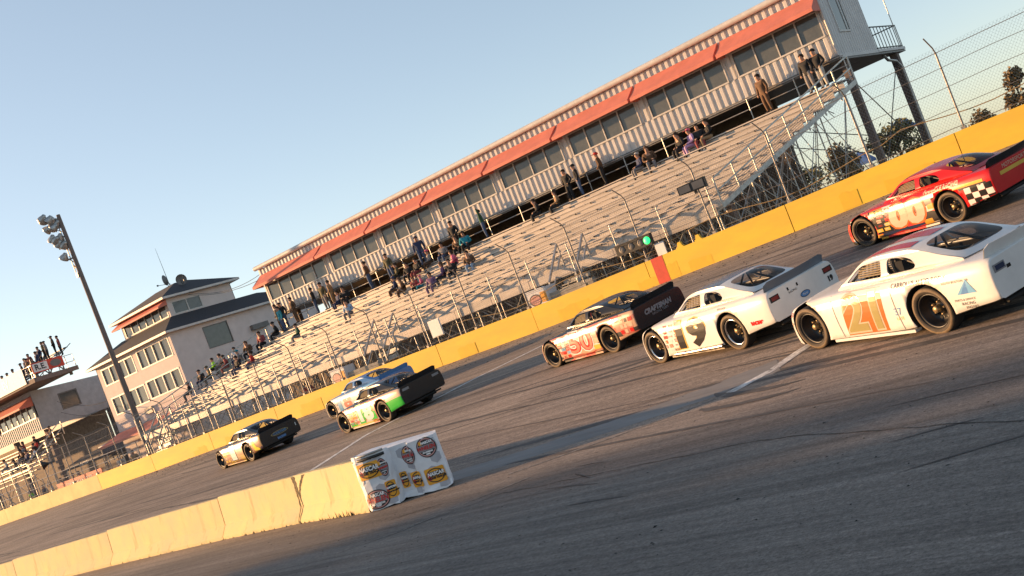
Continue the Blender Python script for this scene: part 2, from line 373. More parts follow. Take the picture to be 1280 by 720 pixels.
# things hung on the fence
def start_light():
    x = -22.1; z = kx(x)+WH
    t = empty('signal_light', (x, YF-.2, z+.55), 0, 'black signal light box with a glowing green lamp hanging on the fence', 'signal light')
    b = MB(); b.box(-1.35,.35,-.1,.12,0,.42); b.box(-1.37,.37,-.12,.14,.42,.45); b.build('housing', 'box_black', t)
    gm = bpy.data.materials.new('green_lamp'); gm.use_nodes = True; q = gm.node_tree.nodes['Principled BSDF']
    q.inputs['Emission Color'].default_value = (.01,.85,.16,1); q.inputs['Emission Strength'].default_value = .75; q.inputs['Base Color'].default_value = (.1,.8,.3,1)
    M['green_lamp'] = gm
    for i, xx in enumerate((-1.05,-.6,-.15)):
        l = MB(); l.lathe([(0,-.03),(.09,-.025),(.14,0),(.15,.02)], 18, 'y', o=(xx,-.105,.21)); l.build('lamp', 'trim_dark', t)
        v = MB(); v.tube([(xx+.165*math.cos(a), -.16, .21+.165*math.sin(a)) for a in [math.pi*k/10 for k in range(11)]], .012, 4); v.build('visor', 'box_black', t)
    l = MB(); l.lathe([(0,-.05),(.1,-.04),(.15,0),(.16,.03)], 20, 'y', o=(.17,-.11,.21)); l.build('green_lamp', 'green_lamp', t)
    b = MB(); b.box(.3,.72,.0,.05,-.62,.02); tag(b.build('notice_board', 'white_board'), 'cream notice board beside the green signal light on the fence', 'sign').location = (x, YF-.12, z+.5)
start_light()
def speaker(x, zoff, lab):
    t = empty('loudspeaker', (x, YF-.16, kx(x)+WH+zoff), R(12), lab, 'loudspeaker')
    b = MB(); b.prism([(-.55,-.16),(.55,-.20),(.55,.2),(-.55,.16)], -.22, .1); b.build('cabinet', 'box_black', t)
    b = MB(); b.box(-.5,-.05,-.24,-.222,-.13,.13); b.box(.05,.5,-.24,-.222,-.14,.14); b.build('grille', 'trim_dark', t)
    b = MB(); b.box(-.05,.05,.1,.2,-.3,.25); b.build('bracket', 'dark_steel', t)
speaker(-19.3, 1.95, 'black twin loudspeaker cabinet on the fence in front of the bleachers')
t = empty('horn_speaker', (-72.9, YF-.1, kx(-72.9)+WH+1.9), R(-35), 'dark horn speaker on a fence post by the white annex', 'horn speaker')
b = MB(); b.lathe([(.05,.5),(.06,.2),(.14,.0),(.30,-.25),(.33,-.27),(.30,-.24),(.05,.1)], 18, 'y'); b.build('horn', 'box_black', t)
b = MB(); b.tube([(0,.45,0),(.3,.3,-.1)], .03); b.build('bracket', 'dark_steel', t)
b = MB(); x = -34.3; b.box(x-.35,x+.35,YF-.12,YF-.08,kx(x)+WH+.35,kx(x)+WH+1.1); b.box(x-.38,x+.38,YF-.08,YF-.06,kx(x)+WH+.32,kx(x)+WH+1.13)
tag(b.build('fence_sign', 'white_board'), 'small blank white sign on the fence below the middle of the bleachers', 'sign')

# ------------------------------------------------------------------ jersey barrier
def jersey_mat():
    m = mat('jersey', (.60,.47,.20), rough=.8, var=.1, scale=1.6, col2=(.52,.43,.24), bump=.3, bscale=45, dist=.004)
    nt = m.node_tree; b = nt.nodes['Principled BSDF']; src = b.inputs['Base Color'].links[0].from_socket
    tc = nd(nt, 'ShaderNodeTexCoord'); mp = nd(nt, 'ShaderNodeMapping'); mp.inputs['Scale'].default_value = (2.5,2.5,.35); nt.links.new(tc.outputs['Object'], mp.inputs[0])
    n = nd(nt, 'ShaderNodeTexNoise', Scale=1.4, Detail=7., Roughness=.7); nt.links.new(mp.outputs[0], n.inputs['Vector'])
    r = nd(nt, 'ShaderNodeValToRGB'); r.color_ramp.elements[0].position = .28; r.color_ramp.elements[1].position = .45
    r.color_ramp.elements[0].color = (.45,.42,.36,1); r.color_ramp.elements[1].color = (1,1,1,1); nt.links.new(n.outputs['Fac'], r.inputs[0])
    x = nd(nt, 'ShaderNodeMix', data_type='RGBA', blend_type='MULTIPLY'); x.inputs[0].default_value = .75
    nt.links.new(src, x.inputs[6]); nt.links.new(r.outputs[0], x.inputs[7]); nt.links.new(x.outputs[2], b.inputs['Base Color'])
    return m
M['jersey'] = jersey_mat(); defm('stain', (.11,.085,.05), rough=.9, var=.4, scale=7)
prof = [(-.30,0),(-.30,.07),(-.14,.30),(-.095,.93),(-.08,.95),(.08,.95),(.095,.93),(.14,.30),(.30,.07),(.30,0)]
JP = [(-15.35,13.36),(-18.25,13.98),(-21.6,14.36),(-27.4,14.72),(-33.4,14.85),(-39.4,14.86),(-45.4,14.8)]
JL = ['cream concrete barrier segment joining the logo wrapped block', 'cream concrete barrier segment between the dark crack and the second joint', 'pale barrier segment with faint scuffs left of the middle joint',
      'pale barrier segment with a thin joint, second from the picture edge', 'barrier segment just inside the lower left picture edge', 'barrier segment leaving the picture at lower left']
HS = [1.0,.985,.95,.91,.87,.84]
for i in range(6):
    (xa, ya), (xb, yb) = JP[i+1], JP[i]; L_ = math.hypot(xb-xa, yb-ya); g = .02; n = 24
    b = MB(); vs = []
    for k in range(n+1):
        x = g+(L_-2*g)*k/n
        for (yy, zz) in prof: vs.append((x, yy, (zz+(random.uniform(-.003,.003) if .2 < zz else 0))*HS[i]))
    P_ = len(prof); fs = [(k*P_+j, (k+1)*P_+j, (k+1)*P_+j+1, k*P_+j+1) for k in range(n) for j in range(P_-1)]
    fs += [tuple(range(P_)), tuple(range(n*P_, (n+1)*P_))[::-1]]; b.add(vs, fs)
    o = b.build('concrete_barrier', 'jersey', loc=(xa, ya, 0)); o.rotation_euler.z = math.atan2(yb-ya, xb-xa)
    tag(o, JL[i], 'barrier', 'concrete barrier segments along pit road')
    if i == 0 or i == 1:   # dark cracked joint stain
        sx = .03 if i == 0 else L_-.03; s_ = 1 if i == 0 else -1
        c = MB()
        def face(zz): return (-.30 if zz < .07 else -.30+.16*(zz-.07)/.23 if zz < .3 else -.14+.045*(zz-.3)/.63)-.006
        def runs(fx, fwid, z0, z1, n=26):
            vs = []
            for k in range(n+1):
                zz = z0+(z1-z0)*k/n; x_ = fx(k/n)+random.uniform(-.012,.012); w_ = fwid(k/n)*random.uniform(.6,1.3); vs += [(x_-w_/2, face(zz), zz), (x_+w_/2, face(zz), zz)]
            c.add(vs, [(2*k, 2*k+1, 2*k+3, 2*k+2) for k in range(n)])
        if i == 0:
            runs(lambda t: .04+.05*math.sin(4*t), lambda t: .03+.05*t*t+.13*max(0, t-.72)*3, 0, .935)
            runs(lambda t: .09+.42*t**2.2, lambda t: .02+.10*t, .40, .935)
        else: runs(lambda t: L_-.03, lambda t: .015+.015*t, 0, .93)
        c.build('crack_stain', 'stain', o)
b = MB()
for i in range(110):
    t_ = random.random(); k = random.choice([0,0,1,1,2]); (xa, ya), (xb, yb) = JP[k+1], JP[k]
    x = xa+(xb-xa)*t_; y = ya+(yb-ya)*t_-.31-abs(random.gauss(0,.02)); h = random.uniform(.02,.09)*(1.6 if -17 < x < -16 else .7)
    a = random.uniform(0, 6.3); b.add([(x-.015*math.cos(a), y-.01, 0),(x+.015*math.cos(a), y, 0),(x+random.uniform(-.04,.04), y-.01, h)], [(0,1,2)])
defm('weed', (.05,.045,.02), rough=.9)
tag(b.build('weeds', 'weed'), 'dark weeds and grit along the barrier foot', 'weeds', kind='stuff')

# ------------------------------------------------------------------ wrapped barrel block at the barrier end
defm('wrap_white', (.72,.73,.76), rough=.45, var=.05, scale=3, bump=.35, bscale=5, dist=.02)
defm('wrap_grey', (.40,.40,.44), rough=.45, var=.06); defm('logo_black', (.015,.015,.018), rough=.5); defm('logo_red', (.55,.03,.03), rough=.5)
defm('logo_orange', (.80,.36,.02), rough=.5); defm('logo_white', (.8,.8,.8), rough=.5); defm('logo_pink', (.62,.30,.28), rough=.5); defm('logo_grey', (.25,.24,.25), rough=.5)
blk = empty('wrapped_barrier_end', (-15.42,12.98,0), math.atan2(.59,1.73), 'white checkered logo wrap around the drums at the barrier end', 'barrier wrap')
# plan outline of the wrap in its own frame (x along the visible face, y depth)
plan = [(.0,.28),(.03,.10),(.14,.015),(.30,-.02),(.62,-.02),(.74,.03),(.78,.12),(.80,.17),(1.02,.155),(1.20,.15),(1.235,.06),(1.27,.03),(1.45,.035),(1.70,.03),(1.80,.045),(1.835,.09),(1.60,.60),(1.5,.66),(.2,.66),(.02,.55)]
ztop = lambda x: (1.04 if x < .79 else (1.0 if x < 1.22 else .985))
def wrapz(x, k): return ztop(x)*k/7
b = MB(); vs = []; n = len(plan); K = 8
for k in range(K):
    for i, (x, y) in enumerate(plan):
        j = random.uniform(-.012,.012) if 0 < k < K-1 else 0; flare = .05 if k == 0 else 0
        vs.append((x+j+.0*flare, y+random.uniform(-.008,.008)-(flare if y < .3 and random.random() < .6 else 0), wrapz(x, k)+(random.uniform(.0,.05) if k == 0 else random.uniform(-.01,.01))))
b.add(vs, [(k*n+i, k*n+(i+1) % n, (k+1)*n+(i+1) % n, (k+1)*n+i) for k in range(K-1) for i in range(n)])
b.add([vs[(K-1)*n+i] for i in range(n)], [tuple(range(n))])
wrap = b.build('wrap', 'wrap_white', blk)
tr = MB(); tr.tube([(.02,.3,1.035),(.06,.1,1.035),(.3,-.035,1.035),(.62,-.035,1.035),(.76,.03,1.035)], .022, 6); tr.tube([(.02,.3,.955),(.06,.1,.96),(.3,-.03,.96),(.62,-.03,.96),(.76,.03,.96)], .03, 6, 1)
tr.build('drum_rim', ['galv', 'box_black'], blk)
bvh_wrap = None
def get_bvh(o):
    dg = bpy.context.evaluated_depsgraph_get(); return BVHTree.FromObject(o, dg)
wb = get_bvh(wrap)
def wraply(polys, name, m, off, parent=wrap):
    """flat shapes (x,z) in the wrap frame laid onto its surface"""
    mb = MB()
    for poly in polys:
        # subdivide the outline, fill with a grid-like fan
        me = bpy.data.meshes.new('t'); bm = bmesh.new(); f = bm.faces.new([bm.verts.new((a, 0, c)) for a, c in poly])
        bmesh.ops.triangulate(bm, faces=bm.faces[:])
        for _ in range(3): bmesh.ops.subdivide_edges(bm, edges=[e for e in bm.edges if e.calc_length() > .07], cuts=1, use_grid_fill=True)
        bmesh.ops.triangulate(bm, faces=bm.faces[:])
        vs = []; ok = True
        for v in bm.verts:
            h = wb.ray_cast(Vector((v.co.x, -3, v.co.z)), Vector((0,1,0)))
            vs.append((v.co.x, (h[0].y if h[0] else .1)-off, v.co.z))
        for i, v in enumerate(bm.verts): v.index = i
        mb.add(vs, [[v.index for v in f.verts] for f in bm.faces]); bm.free(); bpy.data.meshes.remove(me)
    return mb.build(name, m, parent, fix=False)
def wtext(txt, x, z, size, m, off, slant=0., name='lettering'):
    me = text_mesh(txt, size, 0, .004); vs = []
    for v in me.vertices:
        X = x+v.co.x+slant*v.co.y; Zz = z+v.co.y; h = wb.ray_cast(Vector((X, -3, Zz)), Vector((0,1,0))); vs.append((X, (h[0].y if h[0] else .1)-off, Zz))
    mb = MB(); mb.add(vs, [list(p.vertices) for p in me.polygons]); bpy.data.meshes.remove(me)
    return mb.build(name, m, wrap, fix=False)
def ell(x, z, a, c, n=28): return [(x+a*math.cos(2*math.pi*k/n), z+c*math.sin(2*math.pi*k/n)) for k in range(n)]
def rrect(x, z, a, c, r=.03, sl=0.):
    o = []
    for (sx, sz, a0) in ((1,1,0),(-1,1,90),(-1,-1,180),(1,-1,270)):
        for t_ in (0,30,60,90): o.append((x+sx*(a-r)+r*math.cos(R(a0+t_)), z+sz*(c-r)+r*math.sin(R(a0+t_))))
    return [(p_[0], p_[1]+sl*(p_[0]-x)) for p_ in o]
hexes = []
for r_, zz in enumerate((.12,.36,.60,.84,1.0)):
    for c_ in range(7):
        x = .08+.27*c_+(.13 if r_ % 2 else 0)
        if (c_+r_) % 2 == 0 and x < 1.72:
            q = [(x-.1,zz-.06),(x,zz-.12),(x+.1,zz-.06),(x+.1,zz+.06),(x,zz+.1),(x-.1,zz+.06)]
            hexes.append([(max(.03,min(1.8,a)), max(.04,min(1.02,c))) for a, c in q])
for h_ in hexes: wraply([[(a, min(c, .93)) for a, c in h_]], 'grey_checker', 'wrap_grey', .006)
def oval(x, z, s=1., rx=.21):
    wraply([ell(x, z, rx*s, .17*s)], 'logo_oval', 'logo_black', .012); wraply([ell(x, z, rx*.92*s, .15*s)], 'logo_oval', 'logo_pink', .015); wraply([ell(x, z, rx*.84*s, .132*s)], 'logo_oval', 'logo_black', .018)
    wraply([rrect(x, z-.005, rx*.86*s, .05*s, .01)], 'logo_band', 'logo_grey', .021)
    wraply([rrect(x-.10*s*rx/.21, z+.085*s, .03*s, .03*s, .008)], 'logo_patch', 'logo_orange', .022)
    wtext('NASCAR', x+.03*s, z+.08*s, .062*s*rx/.21, 'logo_white', .023, .2); wtext('WHELEN', x, z-.005*s, .095*s*rx/.21, 'logo_red', .026, .15)
    wtext('ALL-AMERICAN', x, z-.075*s, .032*s*rx/.21, 'logo_white', .023); wtext('SERIES', x, z-.11*s, .032*s*rx/.21, 'logo_white', .023)
def plate(x, z, w_=.20, s=1.):
    wraply([rrect(x, z, w_, .125*s, .03)], 'logo_plate', 'logo_orange', .012)
    e = [(a, c) for a, c in ell(x, z, w_*.93, .11*s)]; e2 = ell(x, z, w_*.84, .095*s)
    wraply([[e[k], e[(k+1) % 28], e2[(k+1) % 28], e2[k]] for k in range(28)], 'logo_ring', 'logo_black', .016)
    wraply([rrect(x-w_*.62, z+.0, w_*.16, .06*s, .008)], 'logo_patch', 'logo_red', .017)
    wraply([rrect(x+w_*.1, z+.028*s, w_*.68, .038*s, .006)], 'logo_band', 'logo_black', .017)
    wtext('NASCAR', x+w_*.1, z+.028*s, .075*s*w_/.2, 'logo_white', .02, .2); wtext('HOME TRACKS', x+w_*.12, z-.035*s, .046*s*w_/.2, 'logo_black', .018, .2)
oval(.33,.20,1.05,.26); plate(.36,.74,.25,1.2); plate(.67,.30,.09,1.25); oval(.66,.72,1.0,.085); plate(.90,.36,.08,1.2); oval(1.17,.76,1.05,.15); plate(1.17,.30,.13,1.15); oval(1.60,.80,1.1,.18); plate(1.58,.28,.20,1.15)
# ------------------------------------------------------------------ press box building on stilts
BX0, BX1, BY0, BY1, BZ0, BZ1 = -56.35, -15.72, 46.15, 51.3, 7.58, 10.95
pb = empty('press_box_building', (-36, 48, kx(-36)), 0, 'long ribbed pale suite building with eight red awnings above the bleachers', 'building')
pb.location = (0,0,0)
GL = [-56.05,-49.45,-44.6,-39.72,-34.85,-29.97,-25.02,-20.2]; GR = [-50.1]+[g+4.25 for g in GL[1:]]
def ribs(mb, x0, x1, z0, z1, y, pitch=.35, dp=.06):
    n = max(1, round((x1-x0)/pitch)); q = (x1-x0)/n; pts = []
    for i in range(n): a = x0+i*q; pts += [(a, 0), (a+.40*q, 0), (a+.52*q, dp), (a+.88*q, dp)]
    pts.append((x1, 0)); vs = [(x, y+d_, z) for x, d_ in pts for z in (z0, z1)]
    mb.add(vs, [(2*i, 2*i+2, 2*i+3, 2*i+1) for i in range(len(pts)-1)])
def ribs_x(mb, y0, y1, z0, z1, x, pitch=.28, dp=.02):
    n = round((y1-y0)/pitch); q = (y1-y0)/n; pts = []
    for i in range(n): a = y0+i*q; pts += [(a, 0), (a+.82*q, 0), (a+.88*q, dp), (a+.94*q, dp)]
    pts.append((y1, 0)); vs = [(x+d_, y, z) for y, d_ in pts for z in (z0, z1)]
    mb.add(vs, [(2*i, 2*i+2, 2*i+3, 2*i+1) for i in range(len(pts)-1)])
wl = MB(); ZS, ZT = 8.60, 9.66
ribs(wl, BX0, BX1, BZ0, ZS-.05, BY0); ribs(wl, BX0, BX1, ZT+.6, BZ1-.14, BY0)
edges = [BX0]+[e for g in zip(GL, GR) for e in g]+[BX1]
for a, b in zip(edges[::2], edges[1::2]): ribs(wl, a, b, ZS-.05, ZT+.6, BY0, .3)
ribs_x(wl, BY0+.02, BY1, BZ0, BZ1-.06, BX1)
wl.box(BX0, BX1-.01, BY1-.08, BY1, BZ0, BZ1-.06); wl.box(BX0, BX0+.05, BY0+.09, BY1-.09, BZ0, BZ1-.06)
wl.box(BX0+.06, BX1-.04, BY0+.3, BY0+.34, ZT+.05, BZ1-.1)
wl.build('wall', 'siding', pb, fix=False)
rf = MB(); rf.box(BX0-.12, BX1+.1, BY0-.16, BY1+.15, BZ1-.0, BZ1+.12); rf.tube([(BX0-.14, BY0-.13, BZ1+.0),(BX1+.12, BY0-.13, BZ1+.0)], .15, 12); rf.build('roof', 'trim', pb)
fl = MB(); fl.box(BX0, BX1-.02, BY0+.02, BY1-.1, BZ0-.12, BZ0-.004); fl.box(BX0-.02, BX1+.03, BY0-.03, BY0+.10, BZ0-.17, BZ0+.01)
fl.box(BX1-.6, BX1+.04, BY0+.25, 55.3, BZ0-.2, BZ0-.125); fl.box(-30, BX1-.0, BY1, 55.3, BZ0-.12, BZ0-.004); fl.build('floor_slab', 'trim_dark', pb)
tr = MB(); tr.box(BX1+.005, BX1+.05, BY0+.0, 51.3, BZ0-.11, BZ0+.03); tr.box(BX1-.03, BX1+.07, 51.3, 55.3, BZ0-.10, BZ0+.03); tr.tube([(BX1+.02,BY0-.01,BZ0),(BX1+.02,BY0-.01,BZ1)], .06, 8); tr.build('edge_trim', 'siding', pb)
for k, (a, b) in enumerate(zip(GL, GR)):
    n = 5 if k == 0 else 4; fr = MB(); t_ = .055
    fr.box(a-.03, b+.03, BY0-.05, BY0+.10, ZS-.07, ZS); fr.box(a-.03, b+.03, BY0-.04, BY0+.10, ZT, ZT+.05)
    for i in range(n+1):
        x = a+(b-a)*i/n; fr.box(x-t_/2, x+t_/2, BY0-.035, BY0+.09, ZS, ZT)
    f_ = fr.build('window_frame', 'trim', pb)
    for i in range(n):
        x0 = a+(b-a)*i/n+t_/2; x1 = a+(b-a)*(i+1)/n-t_/2; tl = random.uniform(-.012,.012)
        p_ = MB(); p_.add([(x0, BY0+.03, ZS), (x1, BY0+.03+tl, ZS), (x1, BY0+.03+tl, ZT), (x0, BY0+.03, ZT)], [(0,1,2,3)]); p_.build('pane', 'window', f_)
    # awning
    l = a-.28; r_ = (GL[k+1]-.42 if k < 7 else BX1+.02); aw = MB(); yt, zt, yb, zb = BY0-.02, 10.42, BY0-.98, 9.78
    ny = 5; vs = []
    for j in range(ny+1):
        q = j/ny; sag = -.03*math.sin(math.pi*q)
        vs += [(l, yt+(yb-yt)*q, zt+(zb-zt)*q+sag), (r_, yt+(yb-yt)*q, zt+(zb-zt)*q+sag)]
    vs += [(l, yb-.005, zb-.16), (r_, yb-.005, zb-.16)]
    aw.add(vs, [(2*j, 2*j+1, 2*j+3, 2*j+2) for j in range(ny+1)])
    for xx in (l, r_): aw.add([(xx,yt,zt),(xx,yb,zb),(xx,yb,zb-.16),(xx,yt,zb-.16)], [(0,1,2,3)])
    aw.build('awning', 'awning', pb, fix=False)
# end wall window and rear balcony
fr = MB(); ya, yb, za, zb = 47.35, 48.75, 8.65, 10.2
for y in (ya, (ya+yb)/2+.35, yb): fr.box(BX1-.02, BX1+.05, y-.04, y+.04, za-.04, zb+.04)
for z_ in (za, zb): fr.box(BX1-.02, BX1+.048, ya, yb, z_-.04, z_+.04)
f_ = fr.build('window_frame', 'trim', pb); p_ = MB(); p_.box(BX1+.0, BX1+.022, ya, yb, za, zb); p_.build('pane', 'window', f_)
bl = MB()
for z_ in (BZ0+.1, BZ0+1.15): bl.bar((BX1,51.4,z_),(BX1,55.2,z_),.05); bl.bar((BX1,55.2,z_),(BX1-3,55.2,z_),.05)
for i in range(9): y = 51.45+i*.47; bl.bar((BX1,y,BZ0),(BX1,y,BZ0+1.15),.03)
bl.build('balcony_rail', 'dark_steel', pb)
for (x, y, w_) in ((-15.95,47.2,.30),(-15.95,54.2,.36),(-24,53.8,.34),(-32,53.8,.34),(-24,47.6,.3),(-32,47.6,.3),(-40,47.6,.3),(-48,47.6,.3),(-55.8,47.6,.3)):
    c = MB(); c.box(x-w_/2,x+w_/2,y-w_/2,y+w_/2,kx(x)-.1,BZ0-.12 if y < 51 else BZ0-.2); c.box(x-w_/2-.1,x+w_/2+.1,y-w_/2-.1,y+w_/2+.1,kx(x)-.1,kx(x)+.3); c.build('column', 'wood_pole', pb)
dp = MB(); dp.tube([(BX1-.1,52.2,BZ0-.25),(BX1-.1,52.6,BZ0-.5),(BX1-.1,53.7,BZ0-.6),(-15.75,53.95,BZ0-.9),(-15.75,53.95,kx(-15)+.2)], .07, 8); dp.build('drain_pipe', 'galv', pb)
br = MB()
for (y0, z0, y1, z1) in ((47.2,6.6,54.1,2.0),(54.0,6.9,47.3,2.2)): br.tube([(-15.95,y0,z0),(-15.95,y1,z1)], .025, 5)
br.tube([(-24,47.6,6.8),(-15.95,54.2,2.0)], .025, 5); br.tube([(-24,53.8,6.8),(-15.95,54.1,3)], .025, 5); br.build('cross_brace', 'dark_steel', pb)
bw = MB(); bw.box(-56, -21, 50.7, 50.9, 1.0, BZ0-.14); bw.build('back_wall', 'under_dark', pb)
for i, (a, b) in enumerate(((-55.2,-53.8),(-52.5,-51.4),(-50.6,-49.5))): q = MB(); q.box(a, b, 50.62, 50.69, 5.0, 7.2); q.build('panel_door', 'tan_board', pb)

# ------------------------------------------------------------------ grandstand
NR = 12; RY0, RZ0, DY, DZ = 39.55, 3.78, .50, .245
gs = empty('grandstand', (0,0,0), 0, 'large aluminium bleacher stand with rails and braced steel frame behind the yellow wall', 'grandstand')
def rowx(i): t_ = i/(NR-1); return -63.2+8.0*t_, -19.6+4.0*t_
def row_y(i): return RY0+DY*i
def row_z(i): return RZ0+DZ*i
for i in range(NR):
    xa, xb = rowx(i); y = row_y(i); z = row_z(i); b = MB(); seg = 4.6; x = xa
    while x < xb-.3:
        x2 = min(xb, x+seg); b.box(x+.008, x2-.008, y, y+.26, z-.048+random.uniform(-.004,.004), z+random.uniform(-.003,.003)); x = x2
    x = xa+.3
    while x < xb: b.box(x-.02, x+.02, y+.012, y+.093, z-.12, z-.049, 1); x += 2.3
    b.build('bench', ['seat_alu','dark_steel'], gs)
    f_ = MB()
    if i: f_.box(xa, xb, y-.30, y+.02, z-DZ-.16, z-DZ-.12)
    f_.box(xa, xb, y+.095, y+.115, z-DZ-.12 if i else z-.43, z-.08); f_.build('foot_board', 'seat_alu', gs)
# front walkway and its fascia
w_ = MB(); w_.box(-63.2, -19.6, 38.35, 39.5, 3.28, 3.33); w_.build('front_walkway', 'seat_alu', gs)
fz = MB()
x = -63.2
while x < -19.7: fz.box(x+.012, min(-19.6, x+2.4)-.012, 38.31, 38.345, 2.98, 3.345); x += 2.4
fz.build('fascia', 'seat_alu', gs)
tw = MB(); tw.box(-55.3,-15.6, row_y(NR-1)+.28, row_y(NR-1)+.98, row_z(NR-1)-.05, row_z(NR-1)-.003); tw.build('top_walkway', 'riser', gs)
# front rail, posts every 2.4 m with two rails only at places
x = -62.9
while x < -19.6:
    rp = MB(); rp.tube([(x, 38.26, kx(x)-.06), (x, 38.26, 4.30)], .03, 6); rp.build('rail_post', 'galv', gs); x += 2.4
# rear rail
r_ = MB(); yr = row_y(NR-1)+1.02; zr = row_z(NR-1)-.05
for z_ in (1.08, .62): r_.tube([(-55.6, yr, zr+z_), (-15.5, yr, zr+z_)], .026, 6)
r_.build('rear_rail', 'galv', gs)
x = -55.5
while x < -15.4: p_ = MB(); p_.tube([(x, yr, zr-.1), (x, yr, zr+1.1)], .03, 6); p_.build('rail_post', 'galv', gs); x += 2.35
# end rails following the slanted ends
for s_, n_ in ((0, 'left'), (1, 'right')):
    P0 = Vector((rowx(0)[s_]+(.25 if s_ else -.5), 38.4, 3.33)); P1 = Vector((rowx(NR-1)[s_]+(.25 if s_ else -.1), row_y(NR-1)+.9, row_z(NR-1)-.2))
    e = MB()
    for h in (1.12, .60): e.bar(P0+Vector((0,0,h)), P1+Vector((0,0,h)), .06, .06)
    e.bar(P0+Vector((0,0,-.02)), P1+Vector((0,0,-.02)), .05, .20); e.build('end_rail', 'galv', gs)
    for k in range(9): q = P0.lerp(P1, k/8); v = MB(); v.tube([q+Vector((0,0,-.25)), q+Vector((0,0,1.13))], .035, 6); v.build('rail_post', 'galv', gs)
    mr = MB()
    for k in range(5): h = .12+.09*k; mr.tube([P0+Vector((0,0,h)), P1+Vector((0,0,h))], .010, 4)
    mr.build('rail_wire', 'galv', gs)
# under-frame: legs, ledgers, braces, one frame per bay
def frame_at(x, xt, full):
    f_ = MB(); y0, y1 = 38.5, 45.4
    for k in range(5):
        q = k/4; y = y0+(y1-y0)*q; xx = x+(xt-x)*q; zt = 3.25+(6.05-3.25)*q
        f_.tube([(xx,y,kx(xx)-.05),(xx,y,zt)], .032, 6); f_.box(xx-.12,xx+.12,y-.12,y+.12,kx(xx)-.06,kx(xx)+.0)
    for a in range(4):
        q0, q1 = a/4, (a+1)/4
        p0 = Vector((x+(xt-x)*q0, y0+(y1-y0)*q0, kx(x)+.15)); p1 = Vector((x+(xt-x)*q1, y0+(y1-y0)*q1, 3.25+2.8*q1-.1))
        p2 = Vector((p1.x, p1.y, kx(x)+.15)); p3 = Vector((p0.x, p0.y, 3.25+2.8*q0-.1))
        f_.tube([p0, p1], .02, 5); f_.tube([p2, p3], .02, 5); f_.tube([p0+Vector((0,0,.9)), p2+Vector((0,0,.9))], .02, 5)
    f_.bar((x, y0, 3.2), (xt, y1, 6.0), .06, .12)
    f_.build('support_frame', 'galv', gs); return f_
nb = 29
for k in range(nb+1):
    t_ = k/nb; xa = -63+43.3*t_; xt = -55.2+39.4*t_; frame_at(xa, xt, True)
for k in range(nb):
    t0, t1 = k/nb, (k+1)/nb
    for q, y in ((0,38.5),(.5,41.95),(1.,45.4)):
        xa = (-63+43.3*t0)*(1-q)+(-55.2+39.4*t0)*q; xb = (-63+43.3*t1)*(1-q)+(-55.2+39.4*t1)*q; zt = 3.25+2.8*q; lb = MB()
        lb.tube([(xa,y,zt-.15),(xb,y,zt-.15)], .022, 5)
        if k % 2 == 0 or k > nb-9: lb.tube([(xa,y,kx(xa)+.5),(xb,y,zt-.15)], .02, 5); lb.tube([(xa,y,zt-.15),(xb,y,kx(xb)+.5)], .02, 5); lb.tube([(xa,y,kx(xa)+.5),(xb,y,kx(xb)+.5)], .022, 5)
        lb.build('bay_brace', 'galv', gs)
fp = MB()   # thick crossing timbers at the right end and diagonals
fp.box(-20.3,-19.95,40.2,40.55,kx(-20)-.05,4.1); fp.build('timber_post', 'wood_pole', gs)
# clutter of brackets hanging under the seats
hb = MB()
for i in range(420):
    q = random.random(); t_ = random.random(); y = 39+6*q; x = (-63+43.3*t_)*(1-q)+(-55.2+39.4*t_)*q; z_ = 3.2+2.6*q-random.uniform(.1,.9)
    hb.tube([(x,y,z_),(x+random.uniform(-.3,.3),y+random.uniform(-.3,.3),z_+random.uniform(.15,.5))], .02, 4)
tag(hb.build('seat_stringer', 'galv', gs), kind='stuff')
# dark brown sheet across the back of the understructure
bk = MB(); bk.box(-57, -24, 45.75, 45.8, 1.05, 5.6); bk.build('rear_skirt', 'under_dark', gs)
# front stairs
def stair(xc, k):
    t = empty('stair', (0,0,0)); t.parent = gs
    g0 = kx(xc)
    for s_ in (-.75, .75):
        m_ = MB(); a = Vector((xc+s_, 36.95+.3, g0+.2)); b = Vector((xc+s_, 39.4, 3.9))
        top = [Vector((xc+s_, 37.7, g0+1.75)), Vector((xc+s_, 39.2, 4.45))]
        m_.bar(top[0], top[1], .075); m_.bar(top[0]-Vector((0,0,.5)), top[1]-Vector((0,0,.5)), .06)
        for q in top: m_.bar(q+Vector((0,0,.03)), (q.x, q.y, max(g0-.05, q.z-1.15)), .07)
        m_.build('hand_rail', 'galv', gs)
    for i in range(7):
        s2 = MB(); y = 37.45+i*.26; z_ = g0+.28+i*.29; s2.box(xc-.75, xc+.75, y, y+.25, z_-.04, z_); s2.box(xc-.75,xc+.75,y+.2,y+.22,z_,z_+.18); s2.build('step', 'galv', gs)
    bpy.data.objects.remove(t)
for k, xc in enumerate((-61.5,-39.9,-27.3)): stair(xc, k)
